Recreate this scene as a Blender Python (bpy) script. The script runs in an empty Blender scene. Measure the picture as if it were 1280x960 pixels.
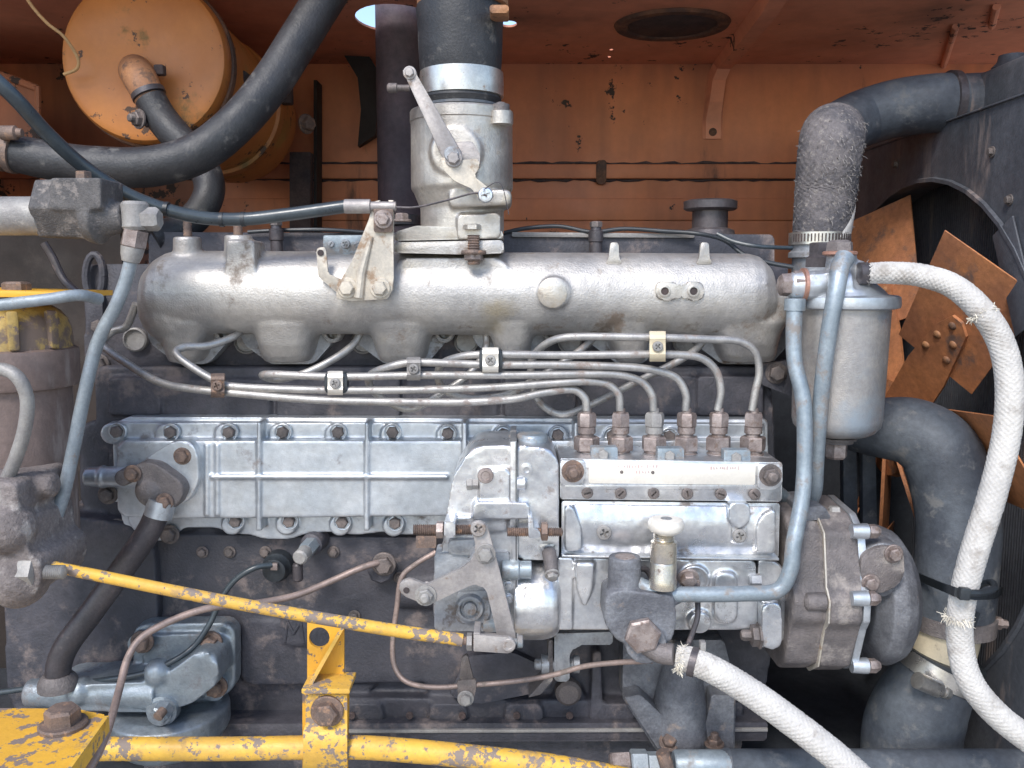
import bpy, bmesh, math, random
from mathutils import Vector, Matrix, Quaternion
random.seed(7)
R = math.radians
scene = bpy.context.scene
COL = scene.collection

# ------------------------------------------------------------------ camera, sky, sun, exposure
TILT, FPX = R(7.0), 1100.0
CAM = Vector((0.0, -1.1, 1.45))
cd = bpy.data.cameras.new('camera'); cam = bpy.data.objects.new('camera', cd); COL.objects.link(cam)
cam.location = CAM; cam.rotation_euler = (R(90) - TILT, 0, 0)
cd.sensor_width = 36.0; cd.lens = 36.0 * FPX / 1280.0; cd.clip_start = 0.02; cd.clip_end = 500
scene.camera = cam
SUN_EL, SUN_AZ = 46.0, 203.0        # degrees; azimuth clockwise from +Y (the sun stands behind the camera, to its left)
world = bpy.data.worlds.new('World'); scene.world = world; world.use_nodes = True
wn = world.node_tree.nodes; wn.clear()
sky = wn.new('ShaderNodeTexSky'); sky.sky_type = 'NISHITA'; sky.sun_disc = False
sky.sun_elevation = R(SUN_EL); sky.sun_rotation = R(SUN_AZ); sky.dust_density = 1.0; sky.air_density = 1.0
bg = wn.new('ShaderNodeBackground'); bg.inputs['Strength'].default_value = 0.15
wo = wn.new('ShaderNodeOutputWorld')
world.node_tree.links.new(sky.outputs[0], bg.inputs[0]); world.node_tree.links.new(bg.outputs[0], wo.inputs[0])
sd = bpy.data.lights.new('sun', 'SUN'); sun = bpy.data.objects.new('sun', sd); COL.objects.link(sun)
sd.energy = 1.5; sd.angle = R(16); sd.color = (1.0, 0.96, 0.91)
_v = Vector((math.sin(R(SUN_AZ)) * math.cos(R(SUN_EL)), math.cos(R(SUN_AZ)) * math.cos(R(SUN_EL)), math.sin(R(SUN_EL))))
sun.rotation_euler = _v.to_track_quat('Z', 'Y').to_euler(); sun.location = (-1, -3, 4)
vs = scene.view_settings
vs.view_transform = 'Standard'; vs.look = 'None'; vs.exposure = 1.0; vs.gamma = 1.0; vs.use_curve_mapping = False

# ------------------------------------------------------------------ pixel <-> place
FW = Vector((0, math.cos(TILT), -math.sin(TILT))); UP = Vector((0, math.sin(TILT), math.cos(TILT)))
def ray(px, py): return FW + Vector((1, 0, 0)) * ((px - 640) / FPX) + UP * (-(py - 480) / FPX)
def P(px, py, Y=0.0):
    d = ray(px, py); return CAM + d * ((Y - CAM.y) / d.y)
def PZ(px, py, z):
    d = ray(px, py); return CAM + d * ((z - CAM.z) / d.z)
def PX(px, py, x):
    d = ray(px, py); return CAM + d * ((x - CAM.x) / d.x)
def S(py, Y): return ((Y - CAM.y) / ray(640, py).y) / FPX      # metres per photo pixel there

# ------------------------------------------------------------------ materials
MATS = {}
def mat(name, c1, c2=None, rough=.5, metal=0.0, s1=14, dirt=None, dthr=.6, dsc=22, dsoft=.14, bump=.15, bsc=500, chip=None, cthr=.6, csc=60, vary=.25, spec=.5, rough2=None, streak=False, coat=0, wav=0.0, dirt2=None, d2thr=.62, d2sc=7):
    m = bpy.data.materials.new(name); m.use_nodes = True; nt = m.node_tree; N = nt.nodes; L = nt.links
    b = N['Principled BSDF']
    geo = N.new('ShaderNodeNewGeometry'); pos = geo.outputs['Position']
    if streak:
        mp = N.new('ShaderNodeMapping'); mp.inputs['Scale'].default_value = (1, 1, .22); L.new(pos, mp.inputs[0]); spos = mp.outputs[0]
    else: spos = pos
    def noise(sc, det=6, ro=.6, src=None, off=0):
        n = N.new('ShaderNodeTexNoise'); n.inputs['Scale'].default_value = sc; n.inputs['Detail'].default_value = det; n.inputs['Roughness'].default_value = ro
        if off:
            a = N.new('ShaderNodeVectorMath'); a.operation = 'ADD'; a.inputs[1].default_value = (off, off * .7, -off); L.new(src or pos, a.inputs[0]); L.new(a.outputs[0], n.inputs[0])
        else: L.new(src or pos, n.inputs[0])
        return n.outputs[0]
    def ramp(src, a, c):
        r = N.new('ShaderNodeMapRange'); r.interpolation_type = 'SMOOTHSTEP'; r.inputs[1].default_value = a; r.inputs[2].default_value = c; L.new(src, r.inputs[0]); return r.outputs[0]
    def mix(f, a, c, mode='MIX'):
        x = N.new('ShaderNodeMix'); x.data_type = 'RGBA'; x.blend_type = mode
        if isinstance(f, (int, float)): x.inputs[0].default_value = f
        else: L.new(f, x.inputs[0])
        for i, s in ((6, a), (7, c)):
            if isinstance(s, tuple): x.inputs[i].default_value = (*s, 1)
            else: L.new(s, x.inputs[i])
        return x.outputs[2]
    def fmix(f, a, c):
        x = N.new('ShaderNodeMix'); x.data_type = 'FLOAT'; L.new(f, x.inputs[0])
        for i, s in ((2, a), (3, c)):
            if isinstance(s, (int, float)): x.inputs[i].default_value = s
            else: L.new(s, x.inputs[i])
        return x.outputs[0]
    c2 = c2 or tuple(x * .72 for x in c1)
    col = mix(ramp(noise(s1, 7, .62, spos), .36, .64), c1, c2)
    fine = noise(s1 * 11, 5, .7, off=3.1)
    g = N.new('ShaderNodeMapRange'); g.inputs[1].default_value = .25; g.inputs[2].default_value = .75; g.inputs[3].default_value = 1 - vary; g.inputs[4].default_value = 1 + vary; L.new(fine, g.inputs[0])
    gc = N.new('ShaderNodeCombineColor'); [L.new(g.outputs[0], gc.inputs[i]) for i in range(3)]
    col = mix(1.0, col, gc.outputs[0], 'MULTIPLY')
    ro = fmix(ramp(noise(s1 * 2.3, 4, .6, off=7.7), .3, .7), rough, rough2 if rough2 is not None else min(1, rough * 1.35))
    me = metal
    if dirt2:
        f = ramp(noise(d2sc, 5, .6, spos, off=11.0), d2thr - .1, d2thr + .12)
        col = mix(f, col, dirt2); 
    if dirt:
        f = ramp(noise(dsc, 9, .68, spos, off=1.7), dthr - dsoft / 2, dthr + dsoft / 2)
        col = mix(f, col, dirt); ro = fmix(f, ro, .8)
        if metal: me = fmix(f, metal, metal * .25)
    h = noise(bsc, 3, .6)
    if chip:
        big = N.new('ShaderNodeMath'); big.operation = 'MULTIPLY_ADD'; big.inputs[1].default_value = .55; L.new(noise(csc * .16, 3, .5, off=2.2), big.inputs[0]); L.new(noise(csc, 8, .66, off=5.3), big.inputs[2])
        f = ramp(big.outputs[0], cthr + .275 - .012, cthr + .275 + .012)
        col = mix(f, col, chip); ro = fmix(f, ro, .75)
        if not isinstance(me, (int, float)): me = fmix(f, me, .1)
        inv = N.new('ShaderNodeMath'); inv.operation = 'MULTIPLY_ADD'; inv.inputs[1].default_value = -1.2; L.new(f, inv.inputs[0]); L.new(h, inv.inputs[2]); h = inv.outputs[0]
    bp = N.new('ShaderNodeBump'); bp.inputs['Strength'].default_value = bump; bp.inputs['Distance'].default_value = .002; L.new(h, bp.inputs['Height'])
    if wav:
        b2 = N.new('ShaderNodeBump'); b2.inputs['Strength'].default_value = wav; b2.inputs['Distance'].default_value = .012; L.new(noise(26, 2, .5, off=9.1), b2.inputs['Height']); L.new(b2.outputs[0], bp.inputs['Normal'])
    L.new(col, b.inputs['Base Color']); L.new(ro, b.inputs['Roughness']); L.new(bp.outputs[0], b.inputs['Normal'])
    if isinstance(me, (int, float)): b.inputs['Metallic'].default_value = me
    else: L.new(me, b.inputs['Metallic'])
    b.inputs['Specular IOR Level'].default_value = spec
    b.inputs['Coat Weight'].default_value = coat
    MATS[name] = m; return m

BROWN = (.10, .072, .055)
mat('cast_warm', (.56, .53, .49), (.41, .395, .38), .45, .75, 9, dirt=(.20, .155, .12), dthr=.62, dsc=16, bump=.4, bsc=420, vary=.14, wav=.12, dirt2=(.42, .36, .26), d2thr=.66, d2sc=9)
mat('cast_light', (.58, .54, .48), (.40, .37, .335), .38, .75, 13, dirt=(.21, .165, .125), dthr=.62, dsc=24, bump=.25, bsc=450, vary=.16, wav=.1, dirt2=(.40, .32, .21), d2thr=.62, d2sc=14)
mat('cast_blue', (.62, .645, .67), (.47, .505, .54), .38, .82, 10, dirt=(.22, .20, .19), dthr=.63, dsc=20, bump=.14, bsc=600, vary=.16, wav=.1)
mat('pump_metal', (.75, .745, .74), (.54, .56, .59), .27, .88, 14, dirt=(.25, .215, .195), dthr=.62, dsc=32, bump=.12, bsc=650, vary=.15, wav=.25)
mat('pump_dark', (.36, .37, .385), (.25, .26, .275), .42, .45, 20, dirt=(.15, .12, .10), dthr=.6, dsc=34, bump=.25, bsc=500, vary=.2)
mat('greasy_cast', (.20, .205, .22), (.11, .112, .125), .5, .3, 22, dirt=(.30, .24, .2), dthr=.66, dsc=30, bump=.5, bsc=380, vary=.3)
mat('block_paint', (.084, .079, .09), (.044, .045, .056), .5, .1, 7, dirt=(.19, .155, .145), dthr=.61, dsc=14, bump=.5, bsc=260, vary=.3, dirt2=(.055, .055, .065), d2thr=.55, d2sc=5)
mat('brown_cast', (.20, .175, .168), (.12, .108, .107), .5, .25, 14, dirt=(.30, .265, .24), dthr=.6, dsc=22, bump=.7, bsc=420, vary=.22)
mat('rust_steel', (.235, .165, .13), (.14, .105, .09), .55, .35, 45, dirt=(.33, .2, .13), dthr=.6, dsc=90, bump=.4, bsc=700, vary=.28)
mat('brown_nut', (.37, .31, .285), (.22, .175, .16), .42, .55, 60, dirt=(.17, .12, .095), dthr=.6, dsc=110, bump=.25, bsc=700, vary=.22)
mat('dark_bolt', (.20, .165, .15), (.12, .105, .10), .5, .35, 45, bump=.35, bsc=700, vary=.3)
mat('bright_steel', (.66, .63, .58), (.5, .475, .44), .27, .85, 35, dirt=(.25, .19, .14), dthr=.67, dsc=60, bump=.08, bsc=600, vary=.14)
mat('zinc_gold', (.58, .52, .42), (.46, .43, .40), .25, .85, 30, dirt=(.16, .12, .09), dthr=.62, dsc=70, bump=.1, bsc=600, vary=.2)
mat('lever_steel', (.42, .385, .36), (.31, .285, .275), .45, .5, 22, dirt=(.22, .165, .13), dthr=.63, dsc=40, bump=.18, bsc=600, vary=.18)
mat('bracket_tan', (.58, .52, .43), (.42, .385, .335), .45, .4, 22, dirt=(.30, .21, .14), dthr=.6, dsc=36, bump=.15, bsc=600, vary=.16)
mat('pipe_steel', (.43, .41, .385), (.31, .30, .29), .36, .6, 40, dirt=(.25, .2, .175), dthr=.6, dsc=45, bump=.12, bsc=800, vary=.2)
mat('tube_blue', (.33, .38, .415), (.23, .27, .30), .36, .45, 18, dirt=(.24, .22, .205), dthr=.57, dsc=34, bump=.2, bsc=700, vary=.18)
mat('tube_grey', (.30, .335, .36), (.22, .25, .27), .42, .3, 25, dirt=(.24, .2, .17), dthr=.62, dsc=45, bump=.2, bsc=700, vary=.18)
mat('adapter_blue', (.32, .36, .39), (.22, .255, .285), .34, .6, 14, dirt=(.17, .16, .16), dthr=.6, dsc=24, bump=.25, bsc=450, vary=.2, wav=.2)
mat('copper_line', (.36, .27, .235), (.25, .195, .175), .45, .4, 30, dirt=(.18, .145, .125), dthr=.6, dsc=45, bump=.15, bsc=800, vary=.15)
mat('yellow_paint', (.74, .40, .045), (.66, .355, .05), .38, 0, 10, dirt=(.45, .26, .07), dthr=.64, dsc=30, bump=.2, bsc=300, chip=(.22, .165, .135), cthr=.565, csc=60, vary=.1)
mat('yellow_worn', (.72, .42, .06), (.62, .36, .07), .42, 0, 10, dirt=(.40, .25, .10), dthr=.6, dsc=30, bump=.25, bsc=300, chip=(.23, .18, .15), cthr=.55, csc=110, vary=.12)
mat('yellow_clean', (.76, .40, .035), (.70, .36, .04), .36, 0, 10, dirt=(.5, .28, .06), dthr=.64, dsc=30, bump=.12, bsc=300, chip=(.16, .12, .10), cthr=.62, csc=40, vary=.08)
mat('orange_panel', (.68, .25, .11), (.53, .19, .09), .52, 0, 3.0, dirt=(.13, .075, .055), dthr=.66, dsc=8, bump=.1, bsc=60, vary=.09, dirt2=(.25, .105, .06), d2thr=.53, d2sc=2.6, chip=(.055, .04, .035), cthr=.655, csc=26, streak=True)
mat('orange_roof', (.78, .335, .20), (.62, .255, .155), .55, 0, 2.6, dirt=(.12, .07, .055), dthr=.70, dsc=6, bump=.1, bsc=60, vary=.1, dirt2=(.20, .10, .075), d2thr=.6, d2sc=2.0, chip=(.06, .045, .04), cthr=.655, csc=30, streak=False)
mat('orange_drum', (.52, .195, .045), (.43, .155, .04), .42, 0, 5, dirt=(.20, .13, .05), dthr=.64, dsc=14, bump=.08, bsc=90, vary=.07, dirt2=(.33, .2, .05), d2thr=.66, d2sc=6, chip=(.10, .06, .04), cthr=.625, csc=34)
mat('seam_dirt', (.21, .105, .06), (.08, .05, .04), .7, 0, 22, bump=.4, bsc=120, vary=.3)
mat('soot_shade', (.085, .06, .055), (.05, .04, .04), .8, 0, 20, bump=.3, bsc=160, vary=.3)  # soot, and the painted shade of holes and slots
mat('rusty_orange', (.36, .17, .075), (.24, .115, .06), .55, 0, 20, dirt=(.13, .075, .05), dthr=.58, dsc=45, bump=.35, bsc=220, vary=.22)
mat('fan_orange', (.46, .185, .075), (.33, .135, .065), .55, 0, 8, dirt=(.15, .095, .075), dthr=.61, dsc=13, bump=.35, bsc=420, vary=.3)
mat('rubber', (.034, .034, .037), (.02, .021, .024), .45, 0, 14, dirt=(.10, .095, .09), dthr=.62, dsc=40, bump=.35, bsc=300, vary=.2)
mat('rubber_dusty', (.095, .108, .125), (.05, .057, .07), .52, 0, 10, dirt=(.15, .15, .15), dthr=.6, dsc=30, bump=.3, bsc=260, vary=.25)
mat('cable_black', (.045, .058, .066), (.03, .04, .048), .27, 0, 30, bump=.05, bsc=400, vary=.2, spec=.6)
mat('cloth_hose', (.15, .135, .135), (.075, .072, .08), .9, 0, 22, dirt=(.25, .225, .205), dthr=.6, dsc=120, bump=.7, bsc=700, vary=.35)
mat('braid_white', (.56, .535, .50), (.47, .45, .425), .8, 0, 16, dirt=(.36, .33, .30), dthr=.58, dsc=26, bump=.4, bsc=900, vary=.12)
mat('braid_grey', (.62, .58, .53), (.48, .45, .415), .8, 0, 30, dirt=(.30, .27, .25), dthr=.62, dsc=70, bump=.4, bsc=900, vary=.18)
mat('fibre', (.78, .72, .6), (.62, .57, .48), .85, 0, 40, vary=.15)
mat('fibre_grey', (.25, .23, .215), (.15, .14, .135), .85, 0, 40, vary=.2)
mat('cream_paint', (.70, .60, .42), (.60, .51, .36), .45, 0, 20, dirt=(.22, .17, .12), dthr=.66, dsc=50, bump=.1, bsc=400, vary=.1)
mat('name_plate', (.84, .79, .70), (.78, .73, .65), .35, .3, 20, dirt=(.45, .36, .3), dthr=.72, dsc=60, bump=.05, bsc=500, vary=.07)
mat('plate_print', (.62, .42, .38), (.5, .4, .4), .6, 0, 60, vary=.2)
mat('shroud_dark', (.095, .10, .115), (.06, .066, .078), .45, .1, 8, dirt=(.19, .155, .145), dthr=.62, dsc=16, bump=.3, bsc=240, vary=.3, streak=True)
mat('core_dark', (.05, .056, .066), (.036, .04, .048), .6, .2, 20, bump=.1, bsc=300, vary=.2)
mat('exhaust_pipe', (.105, .075, .085), (.065, .052, .062), .6, .2, 8, bump=.3, bsc=260, vary=.25)
mat('hydraulic_dark', (.135, .125, .12), (.085, .08, .08), .6, .25, 26, dirt=(.24, .21, .19), dthr=.6, dsc=60, bump=.7, bsc=500, vary=.3)
mat('hydraulic_grey', (.34, .325, .305), (.25, .235, .225), .5, .3, 24, dirt=(.45, .41, .37), dthr=.66, dsc=44, bump=.3, bsc=500, vary=.18)
mat('canister', (.215, .155, .135), (.145, .108, .096), .5, .1, 10, dirt=(.30, .255, .235), dthr=.62, dsc=18, bump=.25, bsc=320, vary=.2, streak=True)
mat('canister_yellow', (.42, .29, .075), (.33, .23, .09), .5, 0, 16, dirt=(.15, .11, .09), dthr=.52, dsc=26, bump=.3, bsc=200, chip=(.17, .125, .11), cthr=.54, csc=50, vary=.25)
mat('crusty_cast', (.21, .18, .17), (.135, .115, .11), .7, .1, 20, dirt=(.33, .3, .28), dthr=.6, dsc=40, bump=1.0, bsc=240, vary=.35)
mat('dark_pipe', (.095, .082, .085), (.06, .055, .06), .36, .3, 18, dirt=(.2, .155, .145), dthr=.64, dsc=26, bump=.2, bsc=400, vary=.25)
mat('filter_bowl', (.43, .40, .375), (.32, .31, .305), .36, .6, 12, dirt=(.22, .16, .14), dthr=.6, dsc=14, bump=.3, bsc=620, vary=.16, dirt2=(.33, .38, .43), d2thr=.6, d2sc=9)
mat('wire_black', (.03, .036, .042), None, .35, 0, 20, vary=.15)
mat('wire_tan', (.55, .33, .14), None, .5, 0, 20, vary=.15)
mat('copper_washer', (.55, .3, .22), (.4, .22, .17), .4, .6, 40, vary=.2)
mat('sand', (.42, .385, .34), (.35, .32, .285), .9, 0, 2, vary=.2, bump=.4, bsc=60)
mat('bay_shade', (.032, .022, .018), (.022, .017, .015), .65, 0, 5, dirt=(.05, .04, .035), dthr=.6, dsc=10, bump=.2, bsc=100, vary=.2)  # near-black brown; the shade of the bay is put into the colour

# ------------------------------------------------------------------ objects
WL = {}          # world location of every unrotated parent
def put(o, parent=None, loc=None):
    COL.objects.link(o)
    if loc is not None: o.location = loc
    WL[o.name] = Vector(o.location)
    if parent is not None:
        o.parent = parent; o.matrix_parent_inverse = Matrix.Translation(-WL[parent.name])
    return o
def tag(o, label, cat, group=None, kind=None):
    if label: o['label'] = label
    if cat: o['category'] = cat
    if group: o['group'] = group
    if kind: o['kind'] = kind
    return o
def thing(name, label, cat, loc, group=None):
    o = bpy.data.objects.new(name, None); o.empty_display_size = .05
    put(o, None, loc); return tag(o, label, cat, group)
def mesh_from(bm, name, smooth=35):
    bmesh.ops.recalc_face_normals(bm, faces=bm.faces)
    me = bpy.data.meshes.new(name); bm.to_mesh(me); bm.free()
    if smooth is not None:
        me.polygons.foreach_set('use_smooth', [True] * len(me.polygons))
        if smooth < 170: me.set_sharp_from_angle(angle=R(smooth))
    return me
def frame(d):
    d = d.normalized(); a = Vector((0, 0, 1)) if abs(d.z) < .9 else Vector((0, 1, 0))
    u = d.cross(a).normalized(); return u, d.cross(u).normalized() * -1, d

class MB:
    def __init__(self): self.bm = bmesh.new()
    def faces(self, vs, fs):
        v = [self.bm.verts.new(p) for p in vs]
        for f in fs:
            try: self.bm.faces.new([v[i] for i in f])
            except ValueError: pass
        return v
    def rings(self, rings, closed=True, caps=True):
        n = len(rings[0]); V = [[self.bm.verts.new(p) for p in r] for r in rings]
        for a, b in zip(V, V[1:]):
            for i in range(n if closed else n - 1):
                j = (i + 1) % n; self.bm.faces.new((a[i], a[j], b[j], b[i]))
        if caps:
            self.bm.faces.new(V[0][::-1]); self.bm.faces.new(V[-1])
        return V
    def lathe(self, o, d, prof, segs=28, caps=True, rot=0.0):
        u, w, d = frame(d); rs = []
        for h, r in prof:
            r = max(r, 1e-5)
            rs.append([o + d * h + (u * math.cos(rot + 2 * math.pi * i / segs) + w * math.sin(rot + 2 * math.pi * i / segs)) * r for i in range(segs)])
        self.rings(rs, True, caps); return self
    def vlathe(self, px, prof, Y, segs=32):
        """vertical axis; prof = (py, r_px) from top to bottom"""
        o = P(px, prof[0][0], Y); s = [S(p, Y) for p, _ in prof]
        pr = [(P(px, py, Y).z - o.z, r * k) for (py, r), k in zip(prof, s)]
        return self.lathe(o, Vector((0, 0, 1)), pr, segs)
    def hlathe(self, py, prof, Y, segs=28, rot=0.0):
        """axis along X; prof = (px, r_px)"""
        o = P(prof[0][0], py, Y); s = S(py, Y)
        return self.lathe(o, Vector((1, 0, 0)), [(P(px, py, Y).x - o.x, r * s) for px, r in prof], segs, rot=rot)
    def ylathe(self, px, py, Y, prof, segs=28, rot=0.0):
        """axis towards the camera; prof = (metres in front of Y, r_px)"""
        s = S(py, Y)
        return self.lathe(P(px, py, Y), Vector((0, -1, 0)), [(h, r * s) for h, r in prof], segs, rot=rot)
    def alathe(self, a, b, prof, segs=20, rot=0.0):
        """between two points; prof = (fraction, r metres)"""
        d = b - a; return self.lathe(a, d, [(t * d.length, r) for t, r in prof], segs, rot=rot)
    def tube(self, pts, r, segs=12, sub=6, braid=None):
        """smooth tube through 3d points; r metres, number or list"""
        pts = [Vector(p) for p in pts]; n = len(pts)
        rr = r if isinstance(r, (list, tuple)) else [r] * n
        path = []; rad = []
        for i in range(n - 1):
            p0 = pts[i - 1] if i else pts[0] * 2 - pts[1]; p1, p2 = pts[i], pts[i + 1]
            p3 = pts[i + 2] if i + 2 < n else pts[-1] * 2 - pts[-2]
            k = max(2, sub)
            for j in range(k):
                t = j / k; m1 = (p2 - p0) * .5; m2 = (p3 - p1) * .5
                l12 = (p2 - p1).length
                for m, q in ((m1, (p2 - p0).length), (m2, (p3 - p1).length)):
                    if m.length > l12 * 1.1: m *= l12 * 1.1 / m.length
                path.append(p1 * (2*t**3 - 3*t*t + 1) + m1 * (t**3 - 2*t*t + t) + p2 * (3*t*t - 2*t**3) + m2 * (t**3 - t*t))
                rad.append(rr[i] * (1 - t) + rr[i + 1] * t)
        path.append(pts[-1]); rad.append(rr[-1])
        return self.sweep(path, rad, segs, braid)
    def sweep(self, path, rad, segs=12, braid=None):
        T = []
        for i in range(len(path)):
            T.append((path[min(i + 1, len(path) - 1)] - path[max(i - 1, 0)]).normalized())
        u, w, _ = frame(T[0]); rs = []; s = 0
        for i, p in enumerate(path):
            if i:
                s += (path[i] - path[i - 1]).length
                q = T[i - 1].rotation_difference(T[i]); u = q @ u; w = q @ w
            ring = []
            for k in range(segs):
                a = 2 * math.pi * k / segs; q = rad[i]
                if braid:
                    nn, pitch, amp = braid
                    h = max(math.sin(nn * a + s * pitch), math.sin(nn * a - s * pitch)); q = q + amp * (h - .4) + amp * .6 * random.uniform(-1, 1)
                ring.append(p + (u * math.cos(a) + w * math.sin(a)) * q)
            rs.append(ring)
        self.rings(rs); return self
    def prism(self, poly, Yf, Yb, bev=2.0, seg=2, back=False):
        """outline in photo pixels at Yf, straight back to Yb, front edge bevelled (px)"""
        pf = [P(x, y, Yf) for x, y in poly]; n = len(pf)
        tmp = bmesh.new()
        a = [tmp.verts.new(p) for p in pf]; b = [tmp.verts.new((p.x, Yb, p.z)) for p in pf]
        f = tmp.faces.new(a); tmp.faces.new(b[::-1])
        for i in range(n): tmp.faces.new((a[i], b[i], b[(i + 1) % n], a[(i + 1) % n]))
        if bev:
            ed = list(f.edges)
            if back: ed = [e for e in tmp.edges if (e.verts[0] in a) == (e.verts[1] in a)]
            bmesh.ops.bevel(tmp, geom=ed, offset=bev * S(480, Yf), segments=seg, profile=.5, affect='EDGES', clamp_overlap=True)
        self.absorb(tmp); return self
    def polyx(self, poly, x0, x1, bev=.003):
        """outline of (Y, Z) metres extruded along X"""
        tmp = bmesh.new()
        a = [tmp.verts.new((x0, y, z)) for y, z in poly]; b = [tmp.verts.new((x1, y, z)) for y, z in poly]; n = len(a)
        tmp.faces.new(a); tmp.faces.new(b[::-1])
        for i in range(n): tmp.faces.new((a[i], b[i], b[(i + 1) % n], a[(i + 1) % n]))
        if bev: bmesh.ops.bevel(tmp, geom=list(tmp.edges), offset=bev, segments=2, profile=.5, affect='EDGES', clamp_overlap=True)
        self.absorb(tmp); return self
    def box(self, c, size, rot=None, bev=.002, seg=2):
        tmp = bmesh.new(); bmesh.ops.create_cube(tmp, size=1.0)
        bmesh.ops.scale(tmp, vec=size, verts=tmp.verts)
        if bev: bmesh.ops.bevel(tmp, geom=list(tmp.edges), offset=bev, segments=seg, profile=.5, affect='EDGES', clamp_overlap=True)
        if rot is not None: bmesh.ops.transform(tmp, matrix=rot.to_4x4(), verts=tmp.verts)
        bmesh.ops.translate(tmp, vec=c, verts=tmp.verts)
        self.absorb(tmp); return self
    def pbox(self, x0, y0, x1, y1, Yf, Yb, bev=2.0, rad=3):
        return self.prism(rnd([(x0, y0), (x1, y0), (x1, y1), (x0, y1)], rad), Yf, Yb, bev)
    def ball(self, c, r, seg=16, sc=(1, 1, 1)):
        tmp = bmesh.new(); bmesh.ops.create_uvsphere(tmp, u_segments=seg, v_segments=seg // 2 + 2, radius=r)
        bmesh.ops.scale(tmp, vec=sc, verts=tmp.verts); bmesh.ops.translate(tmp, vec=c, verts=tmp.verts)
        self.absorb(tmp); return self
    def absorb(self, tmp):
        bmesh.ops.recalc_face_normals(tmp, faces=tmp.faces)
        m = {v: self.bm.verts.new(v.co) for v in tmp.verts}
        for f in tmp.faces:
            try: self.bm.faces.new([m[v] for v in f.verts])
            except ValueError: pass
        tmp.free()
    def build(self, name, material, parent=None, smooth=35, label=None, cat=None, group=None, kind=None, wob=0):
        bm = self.bm
        if wob:
            from mathutils import noise as nz
            for v in bm.verts: v.co += nz.noise_vector(v.co * 25) * wob
        c = Vector((0, 0, 0))
        for v in bm.verts: c += v.co
        c /= max(1, len(bm.verts))
        if parent is None: c.z = min(v.co.z for v in bm.verts)
        bmesh.ops.translate(bm, vec=-c, verts=bm.verts)
        me = mesh_from(bm, name, smooth); me.materials.append(MATS[material])
        o = bpy.data.objects.new(name, me); put(o, parent, c)
        return tag(o, label, cat, group, kind)
    def cast(self, name, material, parent=None, voxel=.0022, it=5, fac=.5, **kw):
        """melt the overlapping solids into one casting with soft fillets"""
        me = mesh_from(self.bm, 'tmp', None); o = bpy.data.objects.new('tmp', me); COL.objects.link(o)
        m = o.modifiers.new('r', 'REMESH'); m.mode = 'VOXEL'; m.voxel_size = voxel
        s = o.modifiers.new('s', 'SMOOTH'); s.iterations = it; s.factor = fac
        dg = bpy.context.evaluated_depsgraph_get(); dg.update()
        me2 = bpy.data.meshes.new_from_object(o.evaluated_get(dg)); bpy.data.objects.remove(o); bpy.data.meshes.remove(me)
        self.bm = bmesh.new(); self.bm.from_mesh(me2); bpy.data.meshes.remove(me2)
        return self.build(name, material, parent, smooth=175, **kw)

def rnd(pts, r, n=4):
    """round the corners of a closed outline; a point may carry its own radius"""
    out = []; m = len(pts)
    for i in range(m):
        p = Vector(pts[i][:2]); a = Vector(pts[i - 1][:2]); b = Vector(pts[(i + 1) % m][:2])
        q = pts[i][2] if len(pts[i]) > 2 else r
        da = (a - p); db = (b - p); k = min(q, da.length * .48, db.length * .48)
        if k < .3: out.append(tuple(p)); continue
        p1 = p + da.normalized() * k; p2 = p + db.normalized() * k
        for j in range(n + 1):
            t = j / n; out.append(tuple(p1 * (1 - t)**2 + p * 2 * t * (1 - t) + p2 * t * t))
    return out
def circ(x, y, r, n=20, a0=0, a1=360): return [(x + r * math.cos(R(a0 + (a1 - a0) * i / n)), y + r * math.sin(R(a0 + (a1 - a0) * i / n))) for i in range(n if a1 - a0 >= 360 else n + 1)]
def T3(l): return [P(*p) for p in l]

# shared bolt meshes: unit head radius, axis +Z pointing out
def unit(fn, smooth=35):
    b = MB(); fn(b); return mesh_from(b.bm, 'fastener', smooth)
Z = Vector((0, 0, 1)); O = Vector((0, 0, 0))
def hexh(b, z0, h, r=1.0, rot=0.0): b.lathe(O, Z, [(z0, r), (z0 + h * .82, r), (z0 + h, r * .86)], 6, rot=rot)
def f_hex(b):
    b.lathe(O, Z, [(-.1, 1.38), (.12, 1.38), (.2, 1.28)], 20); hexh(b, .15, .85); b.lathe(O, Z, [(.9, .8), (1.03, .74), (1.06, .2)], 18)
def f_plain(b):
    hexh(b, -.1, .85); b.lathe(O, Z, [(.6, .8), (.77, .74), (.79, .2)], 18)
def f_stud(b):
    b.lathe(O, Z, [(-.1, 1.35), (.15, 1.35)], 20); hexh(b, .1, .8)
    pr = []
    for i in range(9): pr += [(.8 + i * .09, .56), (.845 + i * .09, .5)]
    b.lathe(O, Z, pr + [(1.65, .4)], 14)
def f_round(b): b.lathe(O, Z, [(-.1, 1.0), (.5, 1.0), (.62, .92), (.66, .6), (.5, .52), (.5, .1)], 22)
def f_dome(b): b.lathe(O, Z, [(-.1, 1.0), (.1, 1.0), (.35, .85), (.55, .5), (.6, .1)], 16)
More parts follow.
